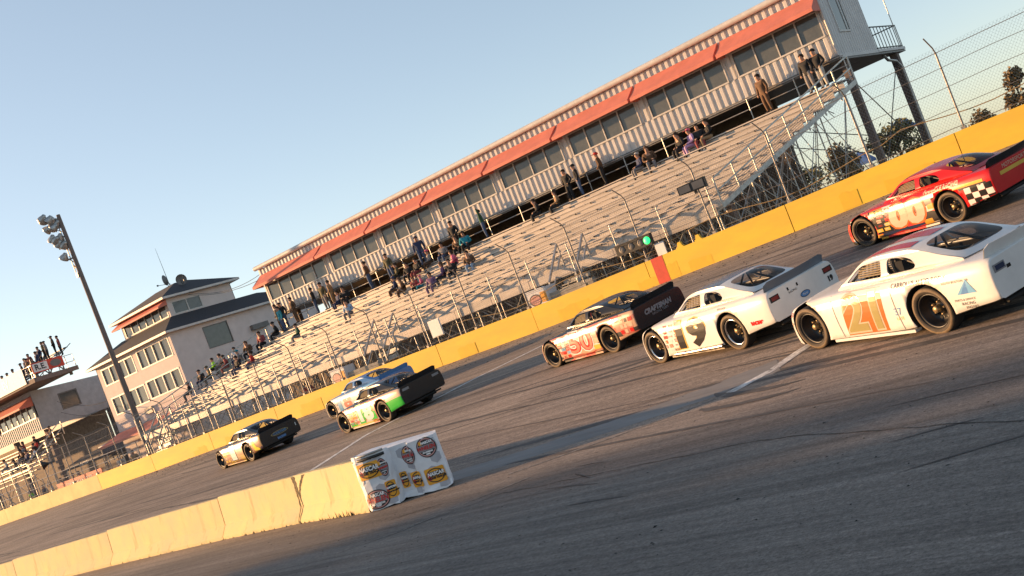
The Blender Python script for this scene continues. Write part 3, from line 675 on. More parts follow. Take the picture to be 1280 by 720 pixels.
# ------------------------------------------------------------------ control tower
tower = empty('control_tower', (0,0,0), 0, 'pink white three storey tower with dark hipped roofs and a red awning', 'tower')
TX0, TX1, TY0, TY1 = -79.0, -68.05, 46.0, 60.0; TE = 9.75
wins_f = [(-78.3,-73.6,8.13,9.42,4,.5),(-72.85,-68.45,8.13,9.5,4,0),(-78.3,-73.4,5.72,7.05,4,.5),(-73.0,-68.4,5.78,7.12,4,0)]
def wall_with_holes(mb, outer, holes, f, m=0):
    polys = [[Vector((a, b, 0)) for a, b in outer]]+[[Vector((a, b, 0)) for a, b in h] for h in holes]
    tri = tessellate_polygon(polys); flat = [q for P_ in polys for q in P_]; mb.add([f(q.x, q.y) for q in flat], [list(t) for t in tri], m)
rc = lambda a, b, c, d_: [(a,c),(b,c),(b,d_),(a,d_)]
wl = MB()
wall_with_holes(wl, rc(TX0,TX1,1.0,TE), [rc(a,b,c,d_) for a,b,c,d_,_,_ in wins_f], lambda a,b: (a,TY0,b))
sw = [(48.9,51.1,7.75,9.35),(48.9,51.3,4.9,6.5)]
wall_with_holes(wl, rc(TY0,TY1,1.0,TE), [rc(*q) for q in sw], lambda a,b: (TX1,a,b))
wl.box(TX0,TX1,TY1-.05,TY1,1,TE); wl.box(TX0,TX0+.05,TY0,TY1,1,TE); wl.box(TX0+.1,TX1-.2,TY0+1.2,TY0+1.25,1,TE-.2)
wl.build('wall', 'stucco', tower, fix=False)
for a,b,c,d_,n,gap in wins_f:
    fr = MB(); pw = (b-a)/n; off = 0
    for i in range(n+1): fr.box(a+pw*i-.05, a+pw*i+.05, TY0-.02, TY0+.14, c, d_)
    if gap: x = a+pw*2; fr.box(x-.22, x+.22, TY0-.025, TY0+.145, c+.002, d_-.002)
    for z_ in (c, d_): fr.box(a-.05, b+.05, TY0-.03, TY0+.15, z_-.05, z_+.05)
    f_ = fr.build('window_frame', 'trim', tower)
    for i in range(n): p_ = MB(); t_ = random.uniform(-.02,.02); p_.add([(a+pw*i,TY0+.08,c),(a+pw*(i+1),TY0+.08+t_,c),(a+pw*(i+1),TY0+.08+t_,d_),(a+pw*i,TY0+.08,d_)],[(0,1,2,3)]); p_.build('pane', 'window', f_)
for a,b,c,d_ in sw:
    fr = MB(); fr.box(TX1-.1,TX1+.03,a-.05,a,c-.05,d_+.05); fr.box(TX1-.1,TX1+.03,b,b+.05,c-.05,d_+.05); fr.box(TX1-.1,TX1+.028,a,b,c-.05,c); fr.box(TX1-.1,TX1+.028,a,b,d_,d_+.05)
    f_ = fr.build('window_frame', 'trim_dark', tower); p_ = MB(); p_.box(TX1-.05,TX1-.03,a,b,c,d_); p_.build('pane', 'window', f_)
v = MB(); v.box(TX1+.003,TX1+.35,53.0,54.6,8.05,8.45); v.build('wall_unit', 'trim_dark', tower)
v = MB(); v.box(-74.2,-73.2,TY0-.2,TY0-.003,4.85,5.3); v.build('wall_unit', 'trim_dark', tower)
# lower hip roof with eaves, upper cabin, upper hip roof
CX0, CX1, CY0, CY1, CZ = -76.6, -69.75, 47.9, 54.0, 12.45
def hip(mb, x0,x1,y0,y1,z0, X0,X1,Y0,Y1,z1, th=.16, m=0, m2=1):
    mb.add([(x0,y0,z0),(x1,y0,z0),(x1,y1,z0),(x0,y1,z0),(X0,Y0,z1),(X1,Y0,z1),(X1,Y1,z1),(X0,Y1,z1)], [(0,1,5,4),(1,2,6,5),(2,3,7,6),(3,0,4,7),(4,5,6,7)], m)
    mb.add([(x0,y0,z0),(x1,y0,z0),(x1,y1,z0),(x0,y1,z0),(x0,y0,z0-th),(x1,y0,z0-th),(x1,y1,z0-th),(x0,y1,z0-th)], [(0,4,5,1),(1,5,6,2),(2,6,7,3),(3,7,4,0),(7,6,5,4)], m2)
r = MB(); hip(r, TX0-.6,TX1+.5,TY0-.55,TY1+.5,TE+.12, CX0-.3,CX1+.2,CY0-.2,CY1+2,11.0); r.build('roof', ['roof_dark','trim'], tower)
wl = MB(); fw_ = rc(-76.3,-70.05,11.15,12.0)
wall_with_holes(wl, rc(CX0,CX1,10.4,CZ), [fw_], lambda a,b:(a,CY0,b)); sw2 = rc(48.3,50.9,11.15,12.05)
wall_with_holes(wl, rc(CY0,CY1,10.4,CZ), [sw2], lambda a,b:(CX1,a,b)); wl.box(CX0,CX1,CY1-.05,CY1,10.4,CZ); wl.box(CX0,CX0+.05,CY0,CY1,10.4,CZ); wl.box(CX0+.1,CX1-.1,CY0+.9,CY0+.95,10.4,CZ)
wl.build('cabin_wall', 'stucco', tower, fix=False)
fr = MB()
for i in range(7): x = -76.3+6.25*i/6; fr.box(x-.05,x+.05,CY0-.02,CY0+.1,11.1,12.05)
for z_ in (11.12, 12.03): fr.box(-76.35,-70.0,CY0-.03,CY0+.11,z_-.04,z_+.04)
for y in (48.3,49.6,50.9): fr.box(CX1-.08,CX1+.02,y-.04,y+.04,11.15,12.05)
for z_ in (11.13,12.07): fr.box(CX1-.09,CX1+.025,48.25,50.95,z_-.04,z_+.04)
f_ = fr.build('window_frame', 'trim', tower)
p_ = MB(); p_.box(-76.3,-70.05,CY0+.04,CY0+.06,11.15,12.0); p_.box(CX1-.05,CX1-.03,48.3,50.9,11.15,12.05); p_.build('pane', 'window', f_)
aw = MB(); a0, a1 = CX0-.1, CX1+.05
aw.add([(a0,CY0-.01,12.4),(a1,CY0-.01,12.4),(a1,CY0-.85,11.98),(a0,CY0-.85,11.98),(a1,CY0-.85,11.86),(a0,CY0-.85,11.86),(a1,CY0-.01,11.98),(a0,CY0-.01,11.98)], [(0,1,2,3),(3,2,4,5),(1,6,4,2),(0,3,5,7)])
aw.build('awning', 'awning', tower, fix=False)
r = MB(); hip(r, CX0-.6,CX1+.6,CY0-.6,CY1+.6,CZ+.1, -74.6,-71.8,50.6,51.8,13.75); r.build('upper_roof', ['roof_dark','trim'], tower)
lo = MB(); lo.add([(-78.9,45.98,4.35),(-66.0,45.98,4.35),(-66.0,43.9,3.75),(-78.9,43.9,3.75),(-66,43.9,3.6),(-78.9,43.9,3.6)], [(0,1,2,3),(3,2,4,5)]); lo.build('lower_awning', 'awning', tower, fix=False)
for x in (-78.7,-72.5,-66.2): q = MB(); q.tube([(x,43.95,1),(x,43.95,3.65)],.05,6); q.build('awning_post', 'trim_dark', tower)
def dish(x, y, z, rz, lab):
    t = empty('satellite_dish', (x,y,z), rz, lab, 'satellite dish')
    d_ = MB(); d_.lathe([(.0,.12),(.2,.10),(.36,.04),(.44,-.03)], 16, 'y', o=(0,.1,.75)); d_.build('reflector', 'trim_dark', t)
    d_ = MB(); d_.tube([(0,.15,0),(0,.2,.75)],.03,5); d_.tube([(-.3,.5,0),(0,.2,.55)],.02,4); d_.tube([(.3,.5,0),(0,.2,.55)],.02,4); d_.build('mount', 'dark_steel', t)
    d_ = MB(); d_.tube([(0,.1,.4),(0,-.65,.55)],.02,4); d_.box(-.05,.05,-.72,-.6,.5,.62); d_.build('feed_arm', 'dark_steel', t)
dish(-73.2,50.8,13.6,R(-60),'satellite dish tilted beside the whip antenna on the tower roof')
dish(-70.6,50.5,12.95,R(70),'satellite dish standing upright at the right end of the tower roof')
an = MB(); an.tube([(-73.0,51.0,13.5),(-73.1,51.0,17.0)],[.03,.008],5); tag(an.build('whip_antenna', 'dark_steel'), 'thin whip antenna rising from the tower roof', 'antenna')
def flag(x, y, z, h, lab, sz=.9):
    t = empty('flag_pole', (x,y,z), 0, lab, 'flag'); q = MB(); q.tube([(0,0,0),(0,0,h)],.025,6); q.build('pole', 'galv', t)
    f_ = MB(); f_.grid(lambda u, v: (.02+u*sz*.9, .12*math.sin(u*6), h-.05-v*sz*.55-u*.25+.03*math.sin(u*9)), 14, 13, 0); g = f_
    for i, _ in enumerate(g.m):
        u = (i//13)/14; v = (i % 13); g.m[i] = 2 if (u < .4 and v < 7) else (0 if v % 2 == 0 else 1)
    f_.build('flag', ['red_paint','white_board','canopy_blue'], t, fix=False)
flag(-15.75,55.1,BZ0,4.0,'striped flag on a thin pole above the balcony of the ribbed building')
flag(-93.5,52.5,6.9,3.2,'small striped flag hanging limp beside the pink white tower')
for wi, wl2 in enumerate(('lower thin wire from the tower to the ribbed building','upper thin wire from the tower to the ribbed building','upper thin wire between the tower and the left suite','lower thin wire between the tower and the left suite')):
    wr = MB(); (a, b, s_) = (((-69.8,50,12.3),(-56.3,47,10.4),.5),((-69.8,50,12.5),(-56.3,47,10.8),.7),((-79,47,7.2),(-90,48,9.0),.6),((-79,47,6.2),(-90,48,8.0),.5))[wi]
    a = Vector(a); b = Vector(b); wr.tube([a.lerp(b, t_/12)-Vector((0,0,s_*4*(t_/12)*(1-t_/12))) for t_ in range(13)], .018, 4)
    tag(wr.build('overhead_wire', 'dark_steel'), wl2, 'wire')

# ------------------------------------------------------------------ floodlight pole
LP = (-67.4, 40.9)
lp = empty('floodlight_pole', (LP[0],LP[1],kx(LP[0])-.06), 0, 'tall weathered wooden pole with a cluster of floodlights at its top', 'floodlight')
q = MB(); q.tube([(0,0,-.2),(-.35,0,18.75)],[.22,.13],12); q.build('pole', 'wood_pole', lp)
def lamp(x, y, z, ry, rx, parent):
    b = MB(); b.lathe([(0,.32),(.12,.30),(.17,.18),(.27,.02),(.33,-.14),(.33,-.17),(.29,-.13),(.1,.0),(0,.0)], 16, 'y', ms=[0,0,0,0,0,0,1,1]); o = b.build('lamp_head', ['galv','white_board'], parent, (x,y,z)); o.rotation_euler = (rx,0,ry)
arms = MB()
for j, z_ in enumerate((18.5,17.9,17.2,16.5,15.6)):
    w2 = [1.0,1.0,1.0,.75,.6][j]; arms.bar((-.35,0,z_),(-.35-1.0*w2*.78,-1.0*w2*.62,z_),.1,.1); arms.bar((-.33,0,z_-.45),(-.35-.6*w2*.78,-.6*w2*.62,z_),.05)
arms.bar((-.55,-.15,14.6),(-.55,-.15,18.6),.05); arms.build('cross_arm', 'post_steel', lp)
for j, z_ in enumerate((18.6,18.0,17.3,16.6,15.7)):
    for k in range([4,4,3,2,1][j]):
        q_ = .30+.24*k
        lamp(-.35-q_*.78+random.uniform(-.12,.12), -q_*.62-.15+random.uniform(-.2,.2), z_+random.uniform(-.22,.22), R(-75+random.uniform(-30,30)), R(35+random.uniform(-12,12)), lp)
q = MB(); q.box(-.55,-.3,-.2,.2,14.2,14.5); q.tube([(-.5,0,14.9),(-.75,0,15.1)],.06); q.build('junction_box', 'post_steel', lp)

# ------------------------------------------------------------------ far left suite building with roof seats
ls = empty('roof_deck_suite', (0,0,0), 0, 'white sided suite at the far left with red awning and a roof deck', 'building')
LX1, LY0, LY1, LZ0, LZ1 = -90.0, 46.0, 54.5, 7.1, 10.55
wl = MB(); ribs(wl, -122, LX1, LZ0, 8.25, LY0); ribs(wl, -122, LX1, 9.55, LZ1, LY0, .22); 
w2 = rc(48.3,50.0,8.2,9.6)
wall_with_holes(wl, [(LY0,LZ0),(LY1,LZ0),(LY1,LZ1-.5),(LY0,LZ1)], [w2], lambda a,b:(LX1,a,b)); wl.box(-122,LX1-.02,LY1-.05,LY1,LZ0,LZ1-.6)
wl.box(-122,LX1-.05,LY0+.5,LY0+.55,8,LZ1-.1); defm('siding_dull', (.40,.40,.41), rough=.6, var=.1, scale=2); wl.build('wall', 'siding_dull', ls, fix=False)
fr = MB()
for y in (48.3,50.0): fr.box(LX1-.05,LX1+.03,y-.05,y+.05,8.15,9.65)
for z_ in (8.2,9.6): fr.box(LX1-.05,LX1+.028,48.3,50,z_-.05,z_+.05)
f_ = fr.build('window_frame', 'trim_dark', ls); p_ = MB(); p_.box(LX1-.04,LX1-.02,48.3,50,8.2,9.6); p_.build('pane', 'window', f_)
for k in range(4):
    b_ = LX1-.5-k*7.3; a_ = b_-6.6; fr = MB()
    for i in range(7): x = a_+(b_-a_)*i/6; fr.box(x-.07,x+.07,LY0-.03,LY0+.1,8.25,9.55)
    for z_ in (8.25,9.5): fr.box(a_-.1,b_+.1,LY0-.05,LY0+.11,z_-.06,z_+.06)
    f_ = fr.build('window_frame', 'trim', ls)
    for i in range(6): x0 = a_+(b_-a_)*i/6; x1 = a_+(b_-a_)*(i+1)/6; p_ = MB(); p_.box(x0+.06,x1-.06,LY0+.03,LY0+.05,8.3,9.48); p_.build('pane', 'window', f_)
    aw = MB(); l, r_ = a_-.3, b_+.4
    aw.add([(l,LY0-.02,10.15),(r_,LY0-.02,10.15),(r_,LY0-1.3,9.45),(l,LY0-1.3,9.45),(r_,LY0-1.3,9.3),(l,LY0-1.3,9.3),(r_,LY0-.02,9.3),(l,LY0-.02,9.3)], [(0,1,2,3),(3,2,4,5),(1,6,4,2),(0,3,5,7)]); aw.build('awning', 'awning', ls, fix=False)
dk = MB(); dk.box(-122,-85.0,44.2,48.1,10.75,11.0); dk.box(-122,-84.95,44.15,44.22,10.68,11.05); dk.box(-84.98,-84.92,44.2,48.1,10.68,11.05); dk.build('roof_deck', 'wood_pole', ls)
for x in (-86,-98,-110): q = MB(); q.bar((x,47.9,10.5),(x,47.9,10.76),.2); q.build('deck_post', 'trim_dark', ls)
rl = MB()
for z_ in (11.5,12.1): rl.bar((-89.5,44.3,z_),(-85,44.3,z_),.05); rl.bar((-85,44.3,z_),(-85,48.0,z_),.05)
for i in range(12): x = -89.5+i*.41; rl.bar((x,44.3,11),(x,44.3,12.1),.035)
for i in range(6): y = 44.3+i*.74; rl.bar((-85,y,11),(-85,y,12.1),.05)
rl.build('deck_rail', 'galv', ls)
st = MB()
for i in range(6): st.box(-122,-85.15,44.9+.55*i,45.2+.55*i,11.35+.28*i,11.42+.28*i)
for x in range(-120,-84,5): st.bar((x,44.6,11),(x,48.2,13.0),.06)
st.build('deck_bench', 'dark_steel', ls)
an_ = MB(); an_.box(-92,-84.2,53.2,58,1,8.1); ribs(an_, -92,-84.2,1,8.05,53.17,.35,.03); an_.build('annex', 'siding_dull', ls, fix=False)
rl = MB()
for z_ in (8.6,9.3): rl.bar((-87.3,53.3,z_),(-84.3,53.3,z_),.05); rl.bar((-84.3,53.3,z_),(-84.3,57.9,z_),.05)
for i in range(8): x = -87.3+i*.43; rl.bar((x,53.3,8.1),(x,53.3,9.3),.035)
rl.build('annex_rail', 'galv', ls)
for x in (-91,-97,-104,-112): q = MB(); q.box(x-.2,x+.2,46.6,47,1,LZ0); q.build('column', 'wood_pole', ls)
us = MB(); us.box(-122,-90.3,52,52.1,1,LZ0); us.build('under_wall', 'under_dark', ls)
# banners on the deck
def banner(name, x0, x1, y, z0, z1, m, lab, txt=None, tsz=.8, tm='box_black'):
    b = MB(); b.box(x0,x1,y,y+.05,z0,z1); o = b.build(name, m); tag(o, lab, 'banner')
    if txt:
        me = text_mesh(txt, tsz, 0, .02); t_ = MB(); t_.add([((x0+x1)/2+v.co.x, y-.012, (z0+z1)/2+v.co.y) for v in me.vertices], [list(p_.vertices) for p_ in me.polygons]); t_.build('lettering', tm, o, fix=False)
    return o
rb = MB(); rb.box(-84.9,-84.84,44.2,47.0,11.35,12.2)
ro = rb.build('sign_board', 'red_paint'); tag(ro, 'red board with R.E. in a white patch on the roof deck', 'sign')
wp = MB(); wp.box(-84.838,-84.82,44.3,45.6,11.43,12.12); wp.build('white_patch', 'white_board', ro)
me = text_mesh('R.E.', 1.0, 0, .03); t_ = MB(); t_.add([(-84.808, 44.95+v.co.x*.64, 11.78+v.co.y*.64) for v in me.vertices], [list(p_.vertices) for p_ in me.polygons]); t_.build('lettering', 'box_black', ro, fix=False)
wp = MB(); wp.add([(-84.83,46.3+.48*math.cos(R(a)),11.78+.30*math.sin(R(a))) for a in range(0,360,20)],[tuple(range(18))]); wp.build('emblem', 'trim_dark', ro)
ss = MB()
for (x0,x1) in ((44.4,45.6),(45.6,46.9)): ss.bar((-85,x0,11.0),(-85,x1,12.5),.08); ss.bar((-85,x1,11.0),(-85,x0,12.5),.08)
for x in (44.4,45.6,46.9): ss.bar((-85,x,11),(-85,x,12.6),.08)
ss.build('sign_frame', 'dark_steel', ro)
banner('banner', -93.0,-86.2,44.05,10.85,12.2,'white_board','sunlit white banner hung on the front of the roof deck','EV',1.0,'trim')
# left bleacher and tents below it
lg = empty('small_bleacher', (0,0,0), 0, 'short crowded bleacher below the far left suite', 'bleacher')
for i in range(8):
    b = MB(); xr = -78.6-.35*i-2.0; b.box(-122,xr,39.6+.55*i,39.9+.55*i,3.9+.30*i,3.95+.30*i); b.box(-122,xr,39.3+.55*i,39.55+.55*i,3.55+.3*i,3.6+.3*i); b.build('bench', 'seat_alu', lg)
for k in range(12):
    x = -80.6-3.3*k; f_ = MB()
    for q in (0,.5,1): f_.tube([(x-2.4*q,39.3+4.4*q,.9),(x-2.4*q,39.3+4.4*q,3.6+2.3*q)],.035,5)
    f_.tube([(x,39.3,1.1),(x-1.2,41.5,4.6)],.025,4); f_.tube([(x-1.2,41.5,1.1),(x,39.3,3.5)],.025,4); f_.tube([(x,39.3,3.5),(x-3.3,39.3,1.2)],.025,4); f_.tube([(x,39.3,1.2),(x-3.3,39.3,3.5)],.025,4)
    f_.build('support_frame', 'galv', lg)
e = MB(); P0, P1 = Vector((-80.3,39.0,3.5)), Vector((-83.2,44.0,5.9))
for h in (.55,1.1): e.bar(P0+Vector((0,0,h)),P1+Vector((0,0,h)),.06)
for k in range(5): q = P0.lerp(P1,k/4); e.bar(q,q+Vector((0,0,1.12)),.06)
for h in (.6,1.1): e.bar((-122,38.9,3.5+h),(-80.3,38.9,3.5+h),.05)
for k in range(14): e.bar((-80.3-3*k,38.9,1),(-80.3-3*k,38.9,4.6),.05)
e.build('rail', 'galv', lg)
def tent(x0,x1,y0,y1,z0,z1,mtop,mval,lab,txt=None):
    t = empty('canopy_tent', ((x0+x1)/2,(y0+y1)/2,0), 0, lab, 'canopy tent'); cx_, cy_ = (x0+x1)/2,(y0+y1)/2; hx, hy = (x1-x0)/2,(y1-y0)/2
    b = MB(); n = 6; b.add([(-hx,-hy,z0),(hx,-hy,z0),(hx,hy,z0),(-hx,hy,z0),(-hx*.55,-hy*.55,z0+(z1-z0)*.62),(hx*.55,-hy*.55,z0+(z1-z0)*.62),(hx*.55,hy*.55,z0+(z1-z0)*.62),(-hx*.55,hy*.55,z0+(z1-z0)*.62),(0,0,z1)],
        [(0,1,5,4),(1,2,6,5),(2,3,7,6),(3,0,4,7),(4,5,8),(5,6,8),(6,7,8),(7,4,8)]); b.build('canopy', mtop, t)
    b = MB(); b.add([(-hx,-hy,z0),(hx,-hy,z0),(hx,hy,z0),(-hx,hy,z0),(-hx,-hy,z0-.3),(hx,-hy,z0-.3),(hx,hy,z0-.3),(-hx,hy,z0-.3)],[(0,1,5,4),(1,2,6,5),(2,3,7,6),(3,0,4,7)]); va = b.build('valance', mval, t, fix=False)
    for sx in (-1,1):
        for sy in (-1,1): q = MB(); q.tube([(sx*hx*.98,sy*hy*.98,.9),(sx*hx*.98,sy*hy*.98,z0)],.04,5); q.build('leg', 'galv', t)
    if txt:
        me = text_mesh(txt,.34,0,.01); l_ = MB(); l_.add([(v.co.x,-hy-.012,z0-.16+v.co.y) for v in me.vertices],[list(p_.vertices) for p_ in me.polygons]); l_.build('lettering','white_board',t,fix=False)
    return t
tent(-87.5,-80.8,45.2,49.0,3.3,3.9,'canopy_black','canopy_black','black pop up canopy with a lettered valance beside the left bleacher','RACING')
cb = empty('lean_to_canopy', (0,0,0), 0, 'long dark lean to canopy with a white edge along the annex', 'canopy')
b = MB(); b.add([(-88.5,52.9,4.6),(-70.3,52.0,4.6),(-70.3,48.2,4.0),(-88.5,49.2,4.0),(-70.3,48.2,3.8),(-88.5,49.2,3.8)],[(0,1,2,3),(3,2,4,5)]); b.build('canopy_top','white_board',cb,fix=False)
b = MB(); b.add([(-88.5,49.3,3.8),(-70.3,48.3,3.8),(-70.3,48.3,2.5),(-88.5,49.3,2.5)],[(0,1,2,3)]); b.build('curtain','canopy_black',cb,fix=False)
for x in (-88.4,-79,-70.4): q = MB(); q.tube([(x,49.25-(x+88.5)*.055,.9),(x,49.25-(x+88.5)*.055,4)],.05,5); q.build('post','galv',cb)
b = MB(); b.box(-76.0,-69.5,38.3,38.36,1.35,2.35); o = b.build('fence_banner','red_paint'); tag(o,'red lettered banner on the low rail beside the floodlight pole','banner')
me = text_mesh('SPEEDWAY  FUEL',.5,0,.01); l_ = MB(); l_.add([(-72.7+v.co.x,38.288,1.95+v.co.y) for v in me.vertices],[list(p_.vertices) for p_ in me.polygons]); l_.build('lettering','white_board',o,fix=False)
rl = MB()
for z_ in (2.1,2.6,3.1): rl.tube([(-98,38.9,z_),(-64.5,38.6,z_)],.025,5)
for k in range(18): rl.tube([(-98+k*1.95,38.9-k*.0175,.95),(-98+k*1.95,38.9-k*.0175,3.12)],.03,5)
tag(rl.build('crowd_rail','galv'),'low grey pipe rail in front of the spectators by the left bleacher','railing')
# two wrapped drums below the stands
for (x,lab) in ((-26.8,'white logo wrapped drum at the foot of the bleacher stairs above the black fifty car'),(-40.6,'white logo wrapped drum at the foot of the stairs above the blue car')):
    t = empty('wrapped_drum',(x-1.6,37.35,kx(x)-.06),0,lab,'drum')
    b = MB(); b.box(-.55,.55,-.35,.4,0,1.72); b.tube([(-.55,-.35,1.72),(.55,-.35,1.72)],.03); b.build('wrap','wrap_white',t)
    b = MB(); b.add([(-.15+.34*math.cos(R(a)),-.36,1.28+.26*math.sin(R(a))) for a in range(0,360,15)],[tuple(range(24))]); b.build('logo_oval','logo_black',t)
    b = MB(); b.add([(-.15+.29*math.cos(R(a)),-.365,1.28+.21*math.sin(R(a))) for a in range(0,360,15)],[tuple(range(24))]); b.build('logo_band','logo_pink',t)
    b = MB(); b.box(.18,.5,-.362,-.351,1.1,1.55); b.build('logo_plate','logo_orange',t)
    g = MB(); g.box(.56,2.9,-.2,.05,0,1.35); tag(g.build('low_block_wall','concrete',loc=(x-1.6,37.35,kx(x)-.06)),'grey block wall right of the drum '+('above the black fifty car' if x > -30 else 'above the blue car'),'wall')

# ------------------------------------------------------------------ trees and blue tents beyond the stands
def tree(x,y,z,h,w_,seed,lab,lm='leaf',n=2600,cl=26,round_=False):
    rg = random.Random(seed); t = empty('pine_tree' if not round_ else 'broadleaf_tree',(x,y,z),rg.uniform(0,6),lab,'tree','trees beyond the right end of the stands' if y > 0 else 'trees in the infield row')
    tr_ = MB(); tr_.tube([(0,0,-.3),(.1,0,h*.4),(0,.1,h*.95)],[.05*h**.8,.035*h**.8,.01],8)
    cs = []
    for k in range(cl):
        q = rg.uniform(.30 if not round_ else .28,1.); a = rg.uniform(0,6.28)
        wr_ = w_*(math.sin(min(1,max(.12,(1-q)*1.35))*1.45)*rg.uniform(.35,1.) if not round_ else math.sqrt(max(.05,1-((q-.6)/.42)**2))*rg.uniform(.2,1.))
        c_ = Vector((wr_*math.cos(a),wr_*math.sin(a),h*q)); cs.append((c_,rg.uniform(.11,.24)*w_+.25)); tr_.tube([(0,0,max(h*.2,h*q-.18*h)),c_*.6+Vector((0,0,h*q*.38)),c_],[.03*h**.5,.02*h**.5,.008],5)
    tr_.build('trunk','bark',t); lf = MB()
    for k in range(n):
        c_,r_ = rg.choice(cs); d_ = Vector((rg.gauss(0,1),rg.gauss(0,1),rg.gauss(0,.7))); d_ = d_.normalized()*r_*rg.random()**.45*1.25
        p_ = c_+d_; s_ = rg.uniform(.16,.36)*(h/9)**.4; u = Vector((rg.gauss(0,1),rg.gauss(0,1),rg.gauss(0,1))).normalized(); v_ = u.cross(Vector((rg.gauss(0,1),rg.gauss(0,1),rg.gauss(0,1)))).normalized()
        lf.add([p_-u*s_,p_-v_*s_*.5,p_+u*s_,p_+v_*s_*.5],[(0,1,2,3)])
    lf.build('crown',lm,t,fix=False)
tree(-24,114,-.4,6.7,1.8,3,'sunlit pine nearest the right picture edge above the wall','leaf_brown',1800,16)
tree(-29.3,119,-.4,4.6,1.8,4,'low brown bush like pine just left of the right edge pine','leaf_brown',1400,14)
tree(-32.2,101,-.4,5.6,3.4,5,'round dark tree between the two stilts of the building','leaf',2600,24,True)
tree(-36.5,98,-.4,5.8,2.4,6,'slim brown pine behind the blue canopy','leaf_brown',1800,18)
tree(-40,96,-.4,5.2,3.2,8,'dark tree behind the bare frame at the bleacher end','leaf',2400,22,True)
tree(-46,98,-.4,6.5,3.2,9,'brown pine seen low through the bleacher frame','leaf_brown',2000,20)
tree(-52,100,-.4,6.8,3.6,10,'dark tree seen deep under the bleachers','leaf',2000,20,True)
tree(-17.5,118,-.4,4.6,1.8,12,'thin pine cut by the right picture edge','leaf_brown',1200,12)
tent(-41.8,-39.2,129,131.6,5.6,7.0,'canopy_blue','canopy_blue','blue pop up canopy between the two building stilts')
tent(-47.3,-44.6,127.5,130.2,3.6,5.0,'canopy_blue','canopy_blue','blue pop up canopy behind the bleacher frame, lower in the picture')
# a tree row in the infield beyond the left picture edge: its long shadows cross the foreground
nth = ['first','second','third','fourth','fifth','sixth','seventh','eighth','ninth']
for k in range(9):
    tree(-61-3.7*k, -12.4+random.uniform(-.6,.6), 0, 10.2+[.5,-.2,.6,-.3,.5,-.5,.3,.1,-.6][k], 3.0, 30+k, nth[k]+' infield tree from the near end of the row left of the picture', 'leaf', 2600, 26, True)
# ------------------------------------------------------------------ stock cars
defm('tyre', (.022,.020,.019), rough=.8, var=.25, scale=9); defm('tyre_wall', (.045,.035,.026), rough=.8, var=.25, scale=9); defm('tyre_side', (.15,.105,.06), rough=.75, var=.25, scale=7)
defm('rim', (.03,.03,.032), rough=.4, metal=.5); defm('hub', (.35,.25,.13), rough=.4, metal=.6); defm('rim_chrome', (.6,.6,.62), rough=.18, metal=1.)
defm('well', (.012,.012,.012), rough=.9); defm('cage', (.25,.22,.18), rough=.5, metal=.3); defm('seat_black', (.03,.03,.03), rough=.7); defm('net', (.30,.24,.15), rough=.9)
M['car_glass'] = glass_mat('car_glass', (.50,.51,.53), .12, .05)
M['rear_glass'] = glass_mat('rear_glass', (.58,.59,.61), .12, .06)
def paint(k, c, **kw): defm(k, c, rough=.26, var=.07, scale=1.3, coat=.1, spec=.4, **kw)
for k, c in dict(p_white=(.66,.65,.63), p_black=(.012,.012,.014), p_red=(.50,.012,.012), p_blue=(.09,.22,.46), p_green=(.03,.45,.05), p_cream=(.55,.40,.30), p_pink=(.50,.18,.13),
                 p_orange=(.72,.13,.03), p_olive=(.30,.25,.10), p_gold=(.62,.40,.06), p_yellow=(.70,.62,.05), p_navy=(.02,.03,.07), p_ltblue=(.15,.36,.58), p_grey=(.22,.22,.23), p_silver=(.55,.53,.50), p_purple=(.16,.08,.16), p_darkred=(.16,.012,.012), p_roofgrey=(.12,.14,.17)).items(): paint(k, c)
M['chrome_skirt'] = mat('chrome_skirt', (.55,.50,.42), rough=.25, metal=.9, var=.4, scale=5)
def collage(name, cols, scale=(2.2,1,5.), seed=0.):
    """random sponsor patchwork"""
    m = bpy.data.materials.new(name); m.use_nodes = True; nt = m.node_tree; b = nt.nodes['Principled BSDF']; b.inputs['Roughness'].default_value = .35; b.inputs['Coat Weight'].default_value = .3
    tc = nd(nt,'ShaderNodeTexCoord'); mp = nd(nt,'ShaderNodeMapping'); mp.inputs['Scale'].default_value = scale; mp.inputs['Location'].default_value = (seed,seed,seed); nt.links.new(tc.outputs['Object'],mp.inputs[0])
    v = nd(nt,'ShaderNodeTexVoronoi',Scale=1.6,Randomness=.85); v.distance = 'CHEBYCHEV'; nt.links.new(mp.outputs[0],v.inputs['Vector'])
    s_ = nd(nt,'ShaderNodeSeparateColor'); nt.links.new(v.outputs['Color'],s_.inputs[0])
    r = nd(nt,'ShaderNodeValToRGB'); r.color_ramp.interpolation = 'CONSTANT'; n = len(cols)
    r.color_ramp.elements[0].color = (*cols[0],1); r.color_ramp.elements[1].position = 1/n; r.color_ramp.elements[1].color = (*cols[1],1)
    for i in range(2,n): e = r.color_ramp.elements.new(i/n); e.color = (*cols[i],1)
    nt.links.new(s_.outputs[0],r.inputs[0]); nt.links.new(r.outputs[0],b.inputs['Base Color']); M[name] = m
CR, PK, RD, BK, WH_, YL = (.48,.29,.19),(.42,.13,.09),(.40,.025,.018),(.02,.015,.015),(.55,.50,.46),(.50,.26,.03)
collage('liv_fifty',[CR,PK,CR,RD,CR,PK,BK,WH_],(1.3,1,6.),1.3); collage('liv_one',[(.22,.10,.035),(.05,.025,.05),(.30,.19,.10),(.36,.24,.02),(.09,.04,.05),(.28,.14,.07)],(1.6,1,2.4),4.)
collage('liv_front',[(.50,.40,.34),PK,(.50,.40,.34),(.45,.2,.12),WH_],(1.5,1,6),2.); collage('liv_sponsor',[WH_,PK,RD,WH_,(.1,.12,.3),YL,WH_,(.5,.45,.4)],(2.,1,7),7.)
